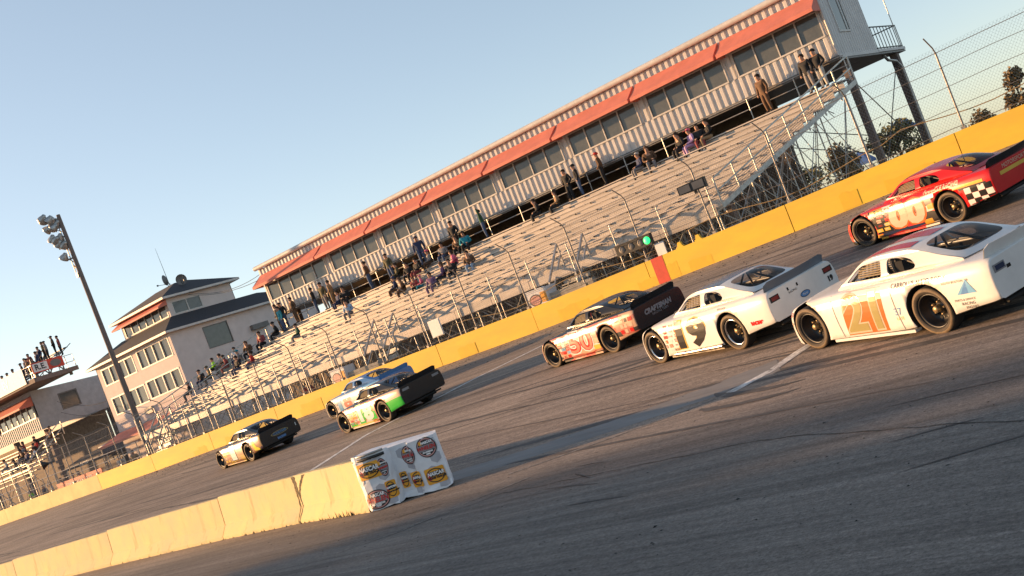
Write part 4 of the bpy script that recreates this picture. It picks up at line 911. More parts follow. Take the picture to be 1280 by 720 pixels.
collage('liv_red',[(.55,.02,.02),BK,(.6,.1,.06),WH_,BK,YL,(.5,.02,.02)],(1.4,1,4.5),3.)

def cinterp(xk, yk):
    xk = np.array(xk, float); yk = np.array(yk, float); o = np.argsort(xk); xk = xk[o]; yk = yk[o]
    d_ = np.diff(yk)/np.diff(xk); mm = np.zeros(len(xk)); mm[0] = d_[0]; mm[-1] = d_[-1]
    for i in range(1,len(xk)-1): mm[i] = 0 if d_[i-1]*d_[i] <= 0 else 2*d_[i-1]*d_[i]/(d_[i-1]+d_[i])
    def f(x):
        i = int(np.clip(np.searchsorted(xk,x)-1,0,len(xk)-2)); h = xk[i+1]-xk[i]; t = (x-xk[i])/h
        return float((2*t**3-3*t*t+1)*yk[i]+(t**3-2*t*t+t)*h*mm[i]+(-2*t**3+3*t*t)*yk[i+1]+(t**3-t*t)*h*mm[i+1])
    return f
SX = [2.14,2.11,2.04,1.87,1.66,1.33,.95,.55,0,-.7,-1.33,-1.8,-2.2,-2.46,-2.56]
fw_w = cinterp(SX,[.46,.58,.70,.835,.925,.965,.955,.945,.94,.945,.965,.96,.94,.915,.89])
fw_t = cinterp(SX,[.38,.45,.52,.635,.735,.795,.835,.855,.875,.90,.93,.945,.955,.955,.93])
fw_c = cinterp(SX,[.40,.48,.56,.675,.775,.825,.865,.89,.90,.92,.94,.955,.965,.965,.94])
fw_b = cinterp(SX,[.20,.13,.10,.09,.09,.11,.12,.12,.12,.13,.20,.27,.33,.36,.38])
def car_body_mesh(slots):
    xs = [2.14,2.125,2.10,2.06]+[2.0-.1*i for i in range(45)]+[-2.46,-2.52,-2.56]; xs = sorted(set(round(x,3) for x in xs),reverse=True)
    vs = []; n = 0
    for x in xs:
        w_,t,c,b = fw_w(x),fw_t(x),fw_c(x),fw_b(x); h = t-b
        half = [(0,b),(w_*.6,b),(w_-.06,b),(w_-.015,b+.02),(w_-.004,b+.10),(w_+.006,b+.34*h),(w_+.004,b+.55*h),(w_-.008,b+.74*h),(w_-.026,b+.87*h),(w_-.055,b+.955*h),(w_-.10,t-.004),(w_-.17,t+.15*(c-t)),(w_*.62,t+.6*(c-t)),(w_*.3,t+.9*(c-t)),(0,c)]
        ring = half+[(-y,z) for y,z in half[-2:0:-1]]; n = len(ring); vs += [(x,y,z) for y,z in ring]
    fs = [(i*n+k,i*n+(k+1)%n,(i+1)*n+(k+1)%n,(i+1)*n+k) for i in range(len(xs)-1) for k in range(n)]
    mb = MB(); mb.add(vs,fs,0,True)
    def cap(i,rev):
        # the end caps as quad strips between matching left/right points
        H = 15
        for k in range(H-1):
            a,b_ = i*n+k,i*n+k+1; c_,d_ = i*n+(n-k-1)%n,i*n+(n-k)%n
            f = [a,b_,c_,d_]; g = []
            for q in f:
                if q not in g: g.append(q)
            if len(g) > 2: mb.f.append(g); mb.m.append(0); mb.sm.append(False)
    cap(0,True); cap(len(xs)-1,False)
    me = mb.mesh('body',['p_white','well','p_black','p_red','p_blue','p_green','p_cream']); return me
# slots: 0 side front, 1 dark, 2 tail, 3 hood/deck top, 4 rear quarter side, 5 nose, 6 belt stripe
def classify(me, belt=None):
    for p_ in me.polygons:
        c,nr = p_.center,p_.normal
        if nr.z < -.55 or c.z < .1: k = 1
        elif c.x < -2.46 and abs(nr.x) > .45: k = 2
        elif nr.z > .72 : k = 3
        elif c.x < -1.33: k = 4
        elif c.x > 2.12: k = 5
        else: k = 0
        if belt and k in (0,4) and c.z > belt(c.x): k = 6
        p_.material_index = k
def cutter():
    mb = MB()
    for x in (1.335,-1.335):
        for s_ in (1,-1):
            r_ = .43; vs = []; n = 28
            for y in (.50*s_,1.2*s_): vs += [(x+r_*math.cos(2*math.pi*k/n),y,.37+r_*math.sin(2*math.pi*k/n)) for k in range(n)]
            mb.add(vs,[tuple(range(n)),tuple(range(n,2*n))[::-1]]+[(k,(k+1)%n,n+(k+1)%n,n+k) for k in range(n)],1)
    mb.box(-1.45,.35,-.72,.72,.42,1.5,1)
    me = mb.mesh('cut',['p_white','well']); return me
def bool_mesh(me, cut):
    a = bpy.data.objects.new('a',me); b = bpy.data.objects.new('b',cut); COL.objects.link(a); COL.objects.link(b)
    md = a.modifiers.new('b','BOOLEAN'); md.object = b; md.operation = 'DIFFERENCE'; md.solver = 'EXACT'
    r = bpy.data.meshes.new_from_object(a.evaluated_get(bpy.context.evaluated_depsgraph_get())); bpy.data.objects.remove(a); bpy.data.objects.remove(b); return r
BODY_CACHE = {}; CARS = []
CUT = cutter()
def body(beltkey=None, belt=None):
    if beltkey not in BODY_CACHE: me = car_body_mesh(None); classify(me,belt); BODY_CACHE[beltkey] = bool_mesh(me,CUT)
    return BODY_CACHE[beltkey].copy()
# greenhouse curves
def belt_y(x): return np.interp(x,[-2.0,-1.6,-.6,.3,.6],[.60,.70,.775,.775,.74])
def belt_z(x): return fw_t(x)+.006+.2*(fw_c(x)-fw_t(x))
RAIL = [(.60,.70,None),(.28,.655,1.05),(-.02,.605,1.205),(-.25,.585,1.245),(-.65,.58,1.262),(-.98,.575,1.245),(-1.25,.585,1.19),(-1.6,.60,1.075),(-1.98,.60,None)]
rz_ = cinterp([q[0] for q in RAIL],[.885 if q[2] is None and q[0] > 0 else (.965 if q[2] is None else q[2]) for q in RAIL]); ry_ = cinterp([q[0] for q in RAIL],[q[1] for q in RAIL])
def side_pt(x,z,s_=1,off=0.):
    zb,zt = belt_z(x),max(belt_z(x)+.02,rz_(x)); t = min(1.05,max(-.1,(z-zb)/(zt-zb))); y = belt_y(x)*(1-t)+ry_(x)*t+.028*math.sin(math.pi*min(1,max(0,t)))+off; return (x,s_*y,z)
WIN_D = [(.33,.965),(-.47,.965),(-.45,1.195),(-.02,1.165),(.10,1.115)]
WIN_Q = [(-.60,.975),(-1.10,.985),(-1.16,1.03),(-1.08,1.12),(-.93,1.17),(-.585,1.195)]
def dens(poly,step=.08,closed=True):
    o = []
    for i in range(len(poly) if closed else len(poly)-1):
        a,b = poly[i],poly[(i+1)%len(poly)]; n = max(1,int(math.dist(a,b)/step)); o += [(a[0]+(b[0]-a[0])*k/n,a[1]+(b[1]-a[1])*k/n) for k in range(n)]
    return o
def roundp(poly,r_=.05,n=4):
    o = []; N = len(poly)
    for i in range(N):
        p0,p1,p2 = Vector(poly[i-1]),Vector(poly[i]),Vector(poly[(i+1)%N]); a = p1+(p0-p1).normalized()*min(r_,(p0-p1).length*.4); b = p1+(p2-p1).normalized()*min(r_,(p2-p1).length*.4)
        for k in range(n+1): t = k/n; q = a*(1-t)**2+p1*2*t*(1-t)+b*t*t; o.append((q.x,q.y))
    return o
WIN_D = roundp(WIN_D,.05); WIN_Q = roundp(WIN_Q,.07)
def greenhouse(mb, m_side=0, m_roof=1, m_pillar=0):
    top = [( .60-.04*k, rz_(.60-.04*k)) for k in range(66) if .60-.04*k >= -1.98]; bot = [(x,belt_z(x)-.03) for x,_ in top][::-1]
    for s_ in (1,-1):
        polys = [[Vector((a,b,0)) for a,b in top+bot],[Vector((a,b,0)) for a,b in dens(WIN_D)],[Vector((a,b,0)) for a,b in dens(WIN_Q)]]
        tri = tessellate_polygon(polys); flat = [q for P_ in polys for q in P_]
        outer = [side_pt(q.x,q.y,s_) for q in flat]; inner = [side_pt(q.x,q.y,s_,-.03) for q in flat]
        mb.add(outer,[list(t) for t in tri],m_side,True); mb.add(inner,[list(t) for t in tri],m_side,True)
        o0 = len(polys[0])
        for P_ in polys[1:]:
            n = len(P_); mb.add([outer[o0+k] for k in range(n)]+[inner[o0+k] for k in range(n)],[(k,(k+1)%n,n+(k+1)%n,n+k) for k in range(n)],m_side); o0 += n
    # roof: across between the rails from header to rear header
    xf,xr = -.06,-1.0
    def rp(u,v):
        x = xf+(xr-xf)*u+ .05*(1-(2*v-1)**2)*(1-2*u); y = ry_(x)*(2*v-1); q = (2*v-1)**2; return (x,y,rz_(x)+.030*(1-q*q)-.0*u)
    mb.grid(rp,16,16,m_roof)
def wpatch(S,hole,n_ring=5,N=48,inset=1.):
    """rounded rectangle glass in a patch S(u,v), u,v in [-1,1]: returns (frame verts/faces, glass verts/faces)"""
    a,c = hole; ang = [2*math.pi*k/N for k in range(N)]
    def se(t,p_): q = math.cos(t),math.sin(t); f = lambda v: math.copysign(abs(v)**(2/p_),v); return f(q[0]),f(q[1])
    inner = [(a*se(t,5)[0],c*se(t,5)[1]) for t in ang]; outer = []
    for t in ang: q = math.cos(t),math.sin(t); k = max(abs(q[0]),abs(q[1])); outer.append((q[0]/k,q[1]/k))
    fr_v = []; fr_f = []
    for j in range(4):
        f = j/3; fr_v += [S(i[0]*(1-f)+o[0]*f,i[1]*(1-f)+o[1]*f) for i,o in zip(inner,outer)]
    for j in range(3): fr_f += [(j*N+k,j*N+(k+1)%N,(j+1)*N+(k+1)%N,(j+1)*N+k) for k in range(N)]
    g_v = [S(0,0)]; g_f = []
    for j in range(1,n_ring+1): g_v += [S(i[0]*j/n_ring,i[1]*j/n_ring) for i in inner]
    g_f += [(0,1+k,1+(k+1)%N) for k in range(N)]
    for j in range(n_ring-1): g_f += [(1+j*N+k,1+j*N+(k+1)%N,1+(j+1)*N+(k+1)%N,1+(j+1)*N+k) for k in range(N)]
    return fr_v,fr_f,g_v,g_f
def S_ws(u,v):   # v -1 base .. 1 header
    t = (v+1)/2; x = .60-.66*t; y = ry_(x)*u; return (x+.16*(1-u*u)*(1-t)+.05*(1-u*u)*t,y,rz_(x)+.03*(1-u**4)*t+.02*(1-u*u)*(1-t))
def S_rw(u,v):
    t = (v+1)/2; x = -1.98+.98*t; y = ry_(x)*u; return (x-.10*(1-u*u)*(1-t)-.05*(1-u*u)*t,y,rz_(x)+(.028*(1-u**4))*t+.05*(1-u*u)*math.sin(math.pi*t)+.012*(1-t))
def wheel_mesh(rimk):
    t = MB(); t.lathe([(.262,.10),(.275,.128),(.315,.142),(.345,.138),(.361,.118),(.365,.06),(.365,-.06),(.361,-.115),(.345,-.132),(.28,-.13),(.25,-.10)],36,'y',ms=[0,2,1,1,0,0,0,0,0,0])
    for k in range(0): pass
    tm = t.mesh('wheel',['tyre','tyre_side','tyre_wall'])
    r_ = MB(); r_.lathe([(.264,.102),(.256,.112),(.240,.085),(.232,-.03),(.17,-.075),(.09,-.07),(.075,-.03),(.0,-.03)],32,'y',ms=[2,2,0,0,1,1,1]); r_.lathe([(.055,-.04),(.055,.045),(.045,.065),(0,.065)],16,'y',m=3)
    for k in range(5): a = 2*math.pi*k/5; r_.lathe([(.016,-.05),(.016,.005),(0,.006)],8,'y',m=3,o=(.10*math.cos(a),0,.10*math.sin(a)))
    for k in range(10): a = 2*math.pi*k/10; r_.lathe([(.026,-.038),(0,-.037)],8,'y',m=4,o=(.155*math.cos(a),.003,.155*math.sin(a)))
    return tm,r_
WT,WR = wheel_mesh(None)
RIMS = {k: WR.mesh('rim',[a,a,b,'hub','well']) for k,(a,b) in dict(black=('rim','rim'),chrome=('rim','rim_chrome')).items()}
def make_car(name, pos, hd, label, body_m, roof_m, side_m, tail_num=None, rim='black', belt=None, spoiler='p_black', steer=0., skirt=None, net=True):
    x,y = pos; z = ground(x,y); root = empty(name,(x,y,z),0,label,'race car','stock cars racing along the front straight')
    nrm = gnorm(x,y); f_ = Vector((math.cos(R(hd)),math.sin(R(hd)),0)); f_ = (f_-nrm*f_.dot(nrm)).normalized(); l = nrm.cross(f_)
    root.rotation_euler = Matrix((f_,l,nrm)).transposed().to_euler(); bpy.context.view_layer.update()
    me = body(belt[0] if belt else None, belt[1] if belt else None); 
    for i_, k in enumerate(body_m): me.materials[i_] = M[k]
    bo = link('body',me,root)
    bo['bvh'] = 0
    g = MB(); greenhouse(g,0,1); fv,ff,gv,gf = wpatch(S_ws,(.93,.90)); g.add(fv,ff,0,True); rv,rf_,hv,hf = wpatch(S_rw,(.80,.72)); g.add(rv,rf_,0,True); g.build('cab',[side_m,roof_m],root)
    q = MB(); q.add(gv,gf,0,True); q.build('windshield','car_glass',root); q = MB(); q.add(hv,hf,0,True); q.build('rear_window','rear_glass',root)
    tri = tessellate_polygon([[Vector((a,b,0)) for a,b in dens(WIN_Q)]])
    for s_ in (1,-1): q = MB(); q.add([side_pt(a,b,s_,-.018) for a,b in dens(WIN_Q)],[list(t) for t in tri]); q.build('quarter_window','rear_glass',root)
    # window net, seat, cage, wheels, spoiler
    n_ = MB()
    for k in range(6): zz = 1.0+.03*k; n_.tube([side_pt(a,zz,1,-.05) for a in (-.42,-.2,.08)],.011,4)
    for k in range(6): a = -.42+.09*k; n_.tube([side_pt(a,.97,1,-.05),side_pt(a,1.17,1,-.05)],.011,4)
    if net: n_.build('window_net','net',root)
    se = MB(); se.prism([(-.75,.42),(-.15,.42),(-.12,.55),(-.55,.58),(-.70,1.12),(-.84,1.12)],.12,.62); se.box(-.85,-.62,.20,.52,1.02,1.17); se.build('driver_seat','seat_black',root)
    cg = MB()
    for s_ in (1,-1):
        cg.tube([(.42,s_*.66,.5),(.38,s_*.64,.9),(-.10,s_*.54,1.19),(-.62,s_*.53,1.21),(-1.3,s_*.58,.9)],.022,6); cg.tube([(-.58,s_*.66,.42),(-.60,s_*.54,1.21)],.022,6)
    cg.tube([(-.60,.54,1.2),(-.60,-.54,1.2)],.022,6); cg.tube([(-.10,.54,1.18),(-.10,-.54,1.18)],.022,6); cg.tube([(-.60,.54,1.18),(-.60,-.5,.5)],.022,6); cg.tube([(-1.25,.5,.85),(-.62,-.45,1.18)],.02,6); cg.tube([(-1.25,-.5,.85),(-.62,.45,1.18)],.02,6)
    cg.build('roll_cage','cage',root)
    for wx in (1.335,-1.335):
        for s_ in (1,-1):
            w_ = link('wheel',WT,root,(wx,s_*.80,.365)); rz = (steer if wx > 0 else 0)
            w_.rotation_euler = (0,random.uniform(0,6),rz+(math.pi if s_ < 0 else 0)); r_ = link('rim',RIMS[rim],w_)
    sp = MB(); pts = []
    for k in range(17):
        v = -1+k/8; pts.append((v*.80, -2.44-.06*(1-v*v)))
    vs = []
    for yy,xx in pts: zb = fw_c(max(-2.5,xx))-.01; h = .165*(1 if abs(yy) < .74 else .75); vs += [(xx,yy,zb),(xx-.055,yy,zb+h),(xx-.012,yy,zb),(xx-.067,yy,zb+h)]
    sp.add(vs,[f for k in range(16) for f in ((4*k,4*k+1,4*k+5,4*k+4),(4*k+2,4*k+6,4*k+7,4*k+3),(4*k+1,4*k+3,4*k+7,4*k+5))]); sp.build('spoiler',spoiler,root)
    for y0_ in (.80,-.935): ex = MB(); ex.prism([(.88,.085),(-.88,.085),(-.88,.13),(.88,.13)],y0_,y0_+.135); ex.build('side_skirt',skirt or body_m[0],root)
    if skirt:
        q = MB(); q.tube([(.7,.95,.155),(.2,.955,.15),(-.9,.955,.16)],.045,8); q.build('exhaust_pipe','chrome_skirt',root)
    sl = MB(); vs = []
    for k in range(13): v = -1+k/6; xx = 2.17-.36*abs(v)**2.2; vs += [(xx,v*.78,.07),(xx,v*.78,.085),(xx-.25,v*.82,.085),(xx-.25,v*.82,.07)]
    sl.add(vs,[f for k in range(12) for f in ((4*k,4*k+1,4*k+5,4*k+4),(4*k+1,4*k+2,4*k+6,4*k+5),(4*k+3,4*k,4*k+4,4*k+7))]); sl.build('splitter','p_black',root)
    ub = MB(); ub.box(-2.3,-1.8,-.6,.6,.22,.34); ub.box(-1.40,-1.27,-.7,.7,.28,.40); ub.tube([(-2.46,-.7,.30),(-2.5,0,.30),(-2.46,.7,.30)],.03,6); ub.build('underbody','well',root)
    bl_ = bpy.data.objects.new('tmp',me); tree_ = BVHTree.FromPolygons([v.co.copy() for v in me.vertices],[list(p_.vertices) for p_ in me.polygons])
    gm = MB(); greenhouse(gm,0,1); gm.add(rv,rf_,0); gm.add(hv,hf,0)
    tree2 = BVHTree.FromPolygons(list(map(Vector,gm.v)),[tuple(f) for f in gm.f]); bpy.data.objects.remove(bl_)
    CARS.append(root)
    return root,tree_,tree2,bo
def proj(tr_, pts, fs, side, off):
    """lay flat points onto the bodywork; faces with a missed point are dropped"""
    o = []; bad = set()
    ax = Vector((0,1,0) if side == 'left' else (-1,0,0) if side == 'rear' else (0,0,1))
    for i,(a,b) in enumerate(pts):
        st = Vector((a,2,b)) if side == 'left' else Vector((-5,a,b)) if side == 'rear' else Vector((a,b,3)); h = tr_.ray_cast(st,-ax)
        if h[0] is None or (side == 'left' and h[0].y < .55) or (side == 'rear' and h[0].x > -2.3): bad.add(i); o.append((0,0,0)); continue
        o.append(h[0]+h[1].normalized()*off*(1 if h[1].dot(ax) > 0 else -1))
    fs = [f for f in fs if not any(k in bad for k in f)]; use = sorted({k for f in fs for k in f}); mp = {k:i for i,k in enumerate(use)}
    return [o[k] for k in use],[[mp[k] for k in f] for f in fs]
def finish(root,P_,fs,name,m):
    if len(fs) < 1: return None
    mb = MB(); mb.add(P_,fs); return mb.build(name,m,root,fix=False)
def decal_poly(root, tr_, poly, m, name='sponsor_decal', side='left', off=.0055, cuts=3):
    bm = bmesh.new(); bm.faces.new([bm.verts.new((a,b,0)) for a,b in poly]); bmesh.ops.triangulate(bm,faces=bm.faces[:])
    for _ in range(cuts): bmesh.ops.subdivide_edges(bm,edges=[e for e in bm.edges if e.calc_length() > .06],cuts=1); bmesh.ops.triangulate(bm,faces=bm.faces[:])
    for i,v in enumerate(bm.verts): v.index = i
    co = [(v.co.x,v.co.y) for v in bm.verts]; fs = [[v.index for v in f.verts] for f in bm.faces]; bm.free()
    return finish(root,*proj(tr_,co,fs,side,off),name,m)
def fine_text(txt,size,bold):
    me = text_mesh(txt,size,0,bold); bm = bmesh.new(); bm.from_mesh(me); bpy.data.meshes.remove(me); bmesh.ops.triangulate(bm,faces=bm.faces[:])
    for _ in range(3): bmesh.ops.subdivide_edges(bm,edges=[e for e in bm.edges if e.calc_length() > .08],cuts=1); bmesh.ops.triangulate(bm,faces=bm.faces[:])
    for i,v in enumerate(bm.verts): v.index = i
    co = [(v.co.x,v.co.y) for v in bm.verts]; fs = [[v.index for v in f.verts] for f in bm.faces]; bm.free()
    ys = [c[1] for c in co]; xs_ = [c[0] for c in co]; my = (max(ys)+min(ys))/2; mx = (max(xs_)+min(xs_))/2
    return [(x-mx,y-my) for x,y in co],fs
def decal_text(root, tr_, txt, a, b, size, m, name='lettering', side='left', off=.005, slant=0., bold=0., sx=1.):
    co,fs = fine_text(txt,size,bold); return finish(root,*proj(tr_,[(a-(x*sx+slant*y),b+y) for x,y in co],fs,side,off),name,m)
def decal_num(root, tr_, txt, x0, x1, z0, z1, layers, slant=0., side='left'):
    """big door number filling a box, drawn from its widest outline to its face"""
    for k,(m,bold,g) in enumerate(layers):
        co,fs = fine_text(txt,1.,bold); w_ = max(c[0] for c in co); h = max(c[1] for c in co)
        pts = [((x0+x1)/2-(x/w_*(abs(x0-x1)/2+g)+slant*y/h*(z1-z0)/2),(z0+z1)/2+y/h*((z1-z0)/2+g)) for x,y in co]
        finish(root,*proj(tr_,pts,fs,side,.005+.0035*k),'door_number' if k == len(layers)-1 else 'number_outline',m)
def rect(a0,a1,b0,b1,sl=0.): return [(a0,b0),(a1,b0),(a1+sl,b1),(a0+sl,b1)]
def sponsors(root,tr_,x0,x1,z0,z1,cols,n,seed,txt=True):
    rg = random.Random(seed); words = ['RACING','OIL','SPEED','TIRES','FUEL','PARTS','MOTORS','BRAKES']
    nr = max(2,n//3); k = 0
    for r_ in range(nr):
        for c_ in range(3):
            w_ = (x1-x0)/3*.86; a = x0+(x1-x0)*(c_+.5)/3-.04*r_; b = z0+(z1-z0)*(r_+.5)/nr; h = (z1-z0)/nr*.36; w2 = w_*rg.uniform(.32,.5); a += rg.uniform(-.02,.02)
            if decal_poly(root,tr_,rect(a-w2,a+w2,b-h,b+h),rg.choice(cols),cuts=1) and txt: decal_text(root,tr_,rg.choice(words),a,b,h*1.5,rg.choice(['p_white','p_black','p_red']),off=.007,sx=.8)
def taillights(root,tr_,m='p_darkred',m2='p_black'):
    for s_ in (1,-1):
        decal_poly(root,tr_,rect(s_*.60,s_*.84,.74,.85),m2,'taillight','rear',.004); decal_poly(root,tr_,rect(s_*.62,s_*.80,.76,.83),m,'taillight_lens','rear',.007)

# ---- 21
c,T,T2,bo = make_car('stock_car',(-6.15,17.02),153.,'white stock car with orange 21 on its door and a red roof stripe',['p_white','well','p_white','p_white','p_white','p_white','p_white'],'p_white','p_white',spoiler='p_white')
decal_poly(c,T,rect(.50,-.40,.17,.86,-.10),'p_orange','number_panel',off=.0025); decal_num(c,T,'21',.42,-.34,.22,.82,(('p_cream',.06,.03),('p_olive',.03,0.)),slant=.10)
for k,(t_,a,b,s_) in enumerate((("CARROLL'S AUTO BODY",-1.28,.835,.098),('SOUTH BOSTON, VA',-1.95,.75,.05),('RACING',-2.05,.42,.06),('ENGINES',-2.08,.36,.05),('PARTS & SERVICE',-2.02,.48,.045))): decal_text(c,T,t_,a,b,s_,'p_black',slant=.15)
decal_poly(c,T,[(-2.25,.56),(-1.93,.56),(-2.14,.76)],'p_ltblue','triangle_logo'); decal_poly(c,T,[(-2.12,.56),(-1.99,.56),(-2.13,.74)],'p_blue','triangle_logo',off=.006)
decal_text(c,T,'37',-.72,.45,.16,'p_blue'); decal_text(c,T,'LATE',-.72,.34,.07,'p_gold')
decal_poly(c,T2,[(-.05,.30),(-.05,.52),(-.98,.50),(-.98,.28)],'p_red','roof_stripe','top',.006); decal_poly(c,T2,[(-.05,-.30),(-.05,.06),(-.98,.06),(-.98,-.28)],'p_red','roof_stripe','top',.006)
for a in (.55,-.05,-.55): decal_poly(c,T,rect(a-.04,a+.04,.72,.77),'p_black','deck_latch','rear')
taillights(c,T,'p_navy','p_grey'); sponsors(c,T,1.0,1.9,.30,.74,['p_white','p_white','p_cream'],6,21)
for x_ in (.62,-.70): decal_poly(c,T,rect(x_,x_-.012,.16,.84,.02),'p_grey','panel_seam')
# ---- 19
c,T,T2,bo = make_car('stock_car',(-10.92,19.89),156.5,'white stock car with black 19 on its door and chrome side pipes',['p_white','well','p_white','p_white','p_white','p_white','p_white'],'p_roofgrey','p_white',rim='chrome',spoiler='p_roofgrey',skirt='chrome_skirt')
decal_num(c,T,'19',.44,-.58,.22,.82,(('p_gold',.075,.025),('p_black',.05,0.)),slant=.14)
sponsors(c,T,.48,1.02,.20,.80,['p_white','p_pink','p_red','p_orange','p_white','p_cream'],18,5)
decal_text(c,T,'RACING',-2.12,.47,.085,'p_red',bold=.01); decal_text(c,T,'SPEED SHOP',-1.25,.87,.05,'p_black')
decal_poly(c,T,[(.13*math.cos(R(a)),.60+.06*math.sin(R(a))) for a in range(0,360,15)],'p_navy','oval_badge','rear'); decal_poly(c,T,[(.115*math.cos(R(a)),.60+.048*math.sin(R(a))) for a in range(0,360,15)],'p_blue','oval_badge','rear',.006); decal_text(c,T,'Ford',0.,.60,.06,'p_white',side='rear',off=.009)
decal_text(c,T,'RACING',.25,.76,.06,'p_black',side='rear'); decal_text(c,T,'19',-.72,.62,.14,'p_black',side='rear',bold=.01)
for a in (.35,.1): decal_poly(c,T,rect(a-.02,a+.02,.80,.86),'p_black','deck_latch','rear')
taillights(c,T)
# ---- 50
c,T,T2,bo = make_car('stock_car',(-16.9,24.24),162.7,'black topped stock car with pink 50 over a red and cream patchwork',['liv_fifty','well','p_black','p_black','liv_fifty','liv_sponsor','liv_fifty'],'p_black','p_black')
decal_num(c,T,'50',.40,-.68,.24,.82,(('p_white',.09,.035),('p_red',.05,0.),('p_pink',.0,-.02)),slant=.08)
sponsors(c,T,.46,1.05,.18,.80,['p_white','p_red','p_gold','p_ltblue','p_pink','p_cream'],18,9); sponsors(c,T,-1.9,-2.4,.40,.82,['p_red','p_black','p_cream','p_red'],9,10,False)
decal_text(c,T,'RACING',-1.9,.80,.13,'p_red',bold=.01,slant=.2); decal_poly(c,T,rect(-.62,-.90,.22,.34),'p_gold')
decal_text(c,T,'CRAFTSMAN',.05,.72,.17,'p_grey',side='rear',bold=.012,slant=.2); decal_text(c,T,'RACING TEAM',.02,.60,.09,'p_grey',side='rear'); 
# ---- green
gb = ('g',lambda x: .70+.02*x if x < -1.1 else 9)
c,T,T2,bo = make_car('stock_car',(-27.31,25.41),169.5,'black stock car with white number 18, green rear quarter and cream stripe',['liv_front','well','p_black','p_black','p_green','liv_front','p_cream'],'p_navy','p_black',belt=gb,skirt=None)
decal_num(c,T,'18',.22,-.72,.24,.78,(('p_green',.12,.06),('p_white',.06,0.)))
decal_poly(c,T,rect(.5,.95,.16,.30),'p_green'); decal_poly(c,T,rect(-.45,-.85,.22,.50),'p_green'); decal_poly(c,T,rect(.75,.45,.5,.78),'p_gold'); decal_poly(c,T,rect(.42,.30,.62,.84),'p_navy')
decal_poly(c,T,rect(.9,-.9,.125,.17),'p_yellow','rocker_stripe',off=.006); sponsors(c,T,.45,1.1,.2,.80,['p_white','p_pink','p_gold','p_cream','p_ltblue'],18,11)
for s_ in (1,-1): decal_poly(c,T,rect(s_*.50,s_*.78,.78,.86),'p_grey','taillight','rear')
decal_text(c,T2,'Y',-.80,1.08,.2,'p_white',off=.01,bold=.02)
# ---- blue
c,T,T2,bo = make_car('stock_car',(-34.3,31.1),173.,'blue roofed white stock car running beside the green and black one',['p_white','well','p_blue','p_blue','p_ltblue','p_white','p_ltblue'],'p_blue','p_blue',spoiler='p_blue')
decal_poly(c,T,rect(.72,.45,.2,.80),'p_ltblue','door_stripe'); decal_num(c,T,'8',.30,-.30,.26,.80,(('p_white',.1,.04),('p_pink',.05,0.))); sponsors(c,T,.78,1.1,.3,.78,['p_white','p_ltblue','p_cream','p_grey'],9,3,False)
# ---- 1
c,T,T2,bo = make_car('stock_car',(-36.89,26.82),170.,'black tailed stock car with white 1 over tan and purple camouflage',['liv_one','well','p_black','p_black','liv_one','liv_front','liv_one'],'p_navy','p_black')
decal_num(c,T,'1',.22,-.22,.24,.82,(('p_black',.09,.03),('p_white',.06,0.))); decal_poly(c,T,[(-1.75,.92),(-1.95,.92),(-2.15,.5),(-2.3,.45),(-2.35,.36),(-1.95,.38),(-1.98,.6)],'p_yellow','flash_stripe')
sponsors(c,T,.4,1.1,.2,.78,['p_cream','p_gold','p_pink','p_yellow'],15,13,False)
e = [(.02+.40*math.cos(R(a)),.68+.085*math.sin(R(a))) for a in range(0,360,12)]; e2 = [(.02+.36*math.cos(R(a)),.68+.065*math.sin(R(a))) for a in range(0,360,12)]
decal_poly(c,T,e,'p_olive','oval_badge','rear',.004); decal_poly(c,T,e2,'p_navy','oval_badge','rear',.007); decal_text(c,T,'GOODYEAR',.02,.68,.11,'p_ltblue',side='rear',off=.010); decal_text(c,T,'1',-.74,.70,.16,'p_white',side='rear',bold=.01); decal_text(c,T,'RACING',0,.48,.1,'p_blue',side='rear',bold=.01)
# ---- 00
rb_ = ('r',lambda x: .66-.10*x if x < -.1 else 9)
c,T,T2,bo = make_car('stock_car',(-8.20,26.24),156.4,'red stock car with pale 00 and a white checkered rear quarter',['liv_red','well','p_red','p_red','p_red','p_black','p_red'],'p_red','p_red',belt=rb_)
decal_num(c,T,'00',.42,-.66,.24,.82,(('p_orange',.10,.045),('p_cream',.07,0.)),slant=.14)
decal_poly(c,T,rect(.95,-.5,.12,.22),'p_navy'); decal_poly(c,T,rect(1.0,.42,.22,.80,.1),'p_black','nose_panel',off=.0025); sponsors(c,T,.45,1.15,.25,.80,['p_red','p_black','p_gold','p_cream','p_pink'],15,17)
for i in range(4):
    for j in range(3):
        if (i+j) % 2 == 0: decal_poly(c,T,rect(-1.84-.17*i,-2.0-.17*i,.30+.135*j,.43+.135*j),'p_white','checker_square')
        else: decal_poly(c,T,rect(-1.84-.17*i,-2.0-.17*i,.30+.135*j,.43+.135*j),'p_black','checker_square')
decal_text(c,T,'PINNACLE RACING',-1.25,.87,.115,'p_cream',slant=.2,bold=.008); decal_poly(c,T,rect(-1.45,-2.35,.735,.80),'p_gold','gold_stripe'); decal_poly(c,T,rect(-1.3,-2.4,.68,.73),'p_black','black_stripe')
decal_poly(c,T,rect(.6,-.7,.70,.78),'p_gold','gold_stripe','rear'); decal_text(c,T,'MOTORSPORTS',.0,.86,.13,'p_cream',side='rear',slant=.2)
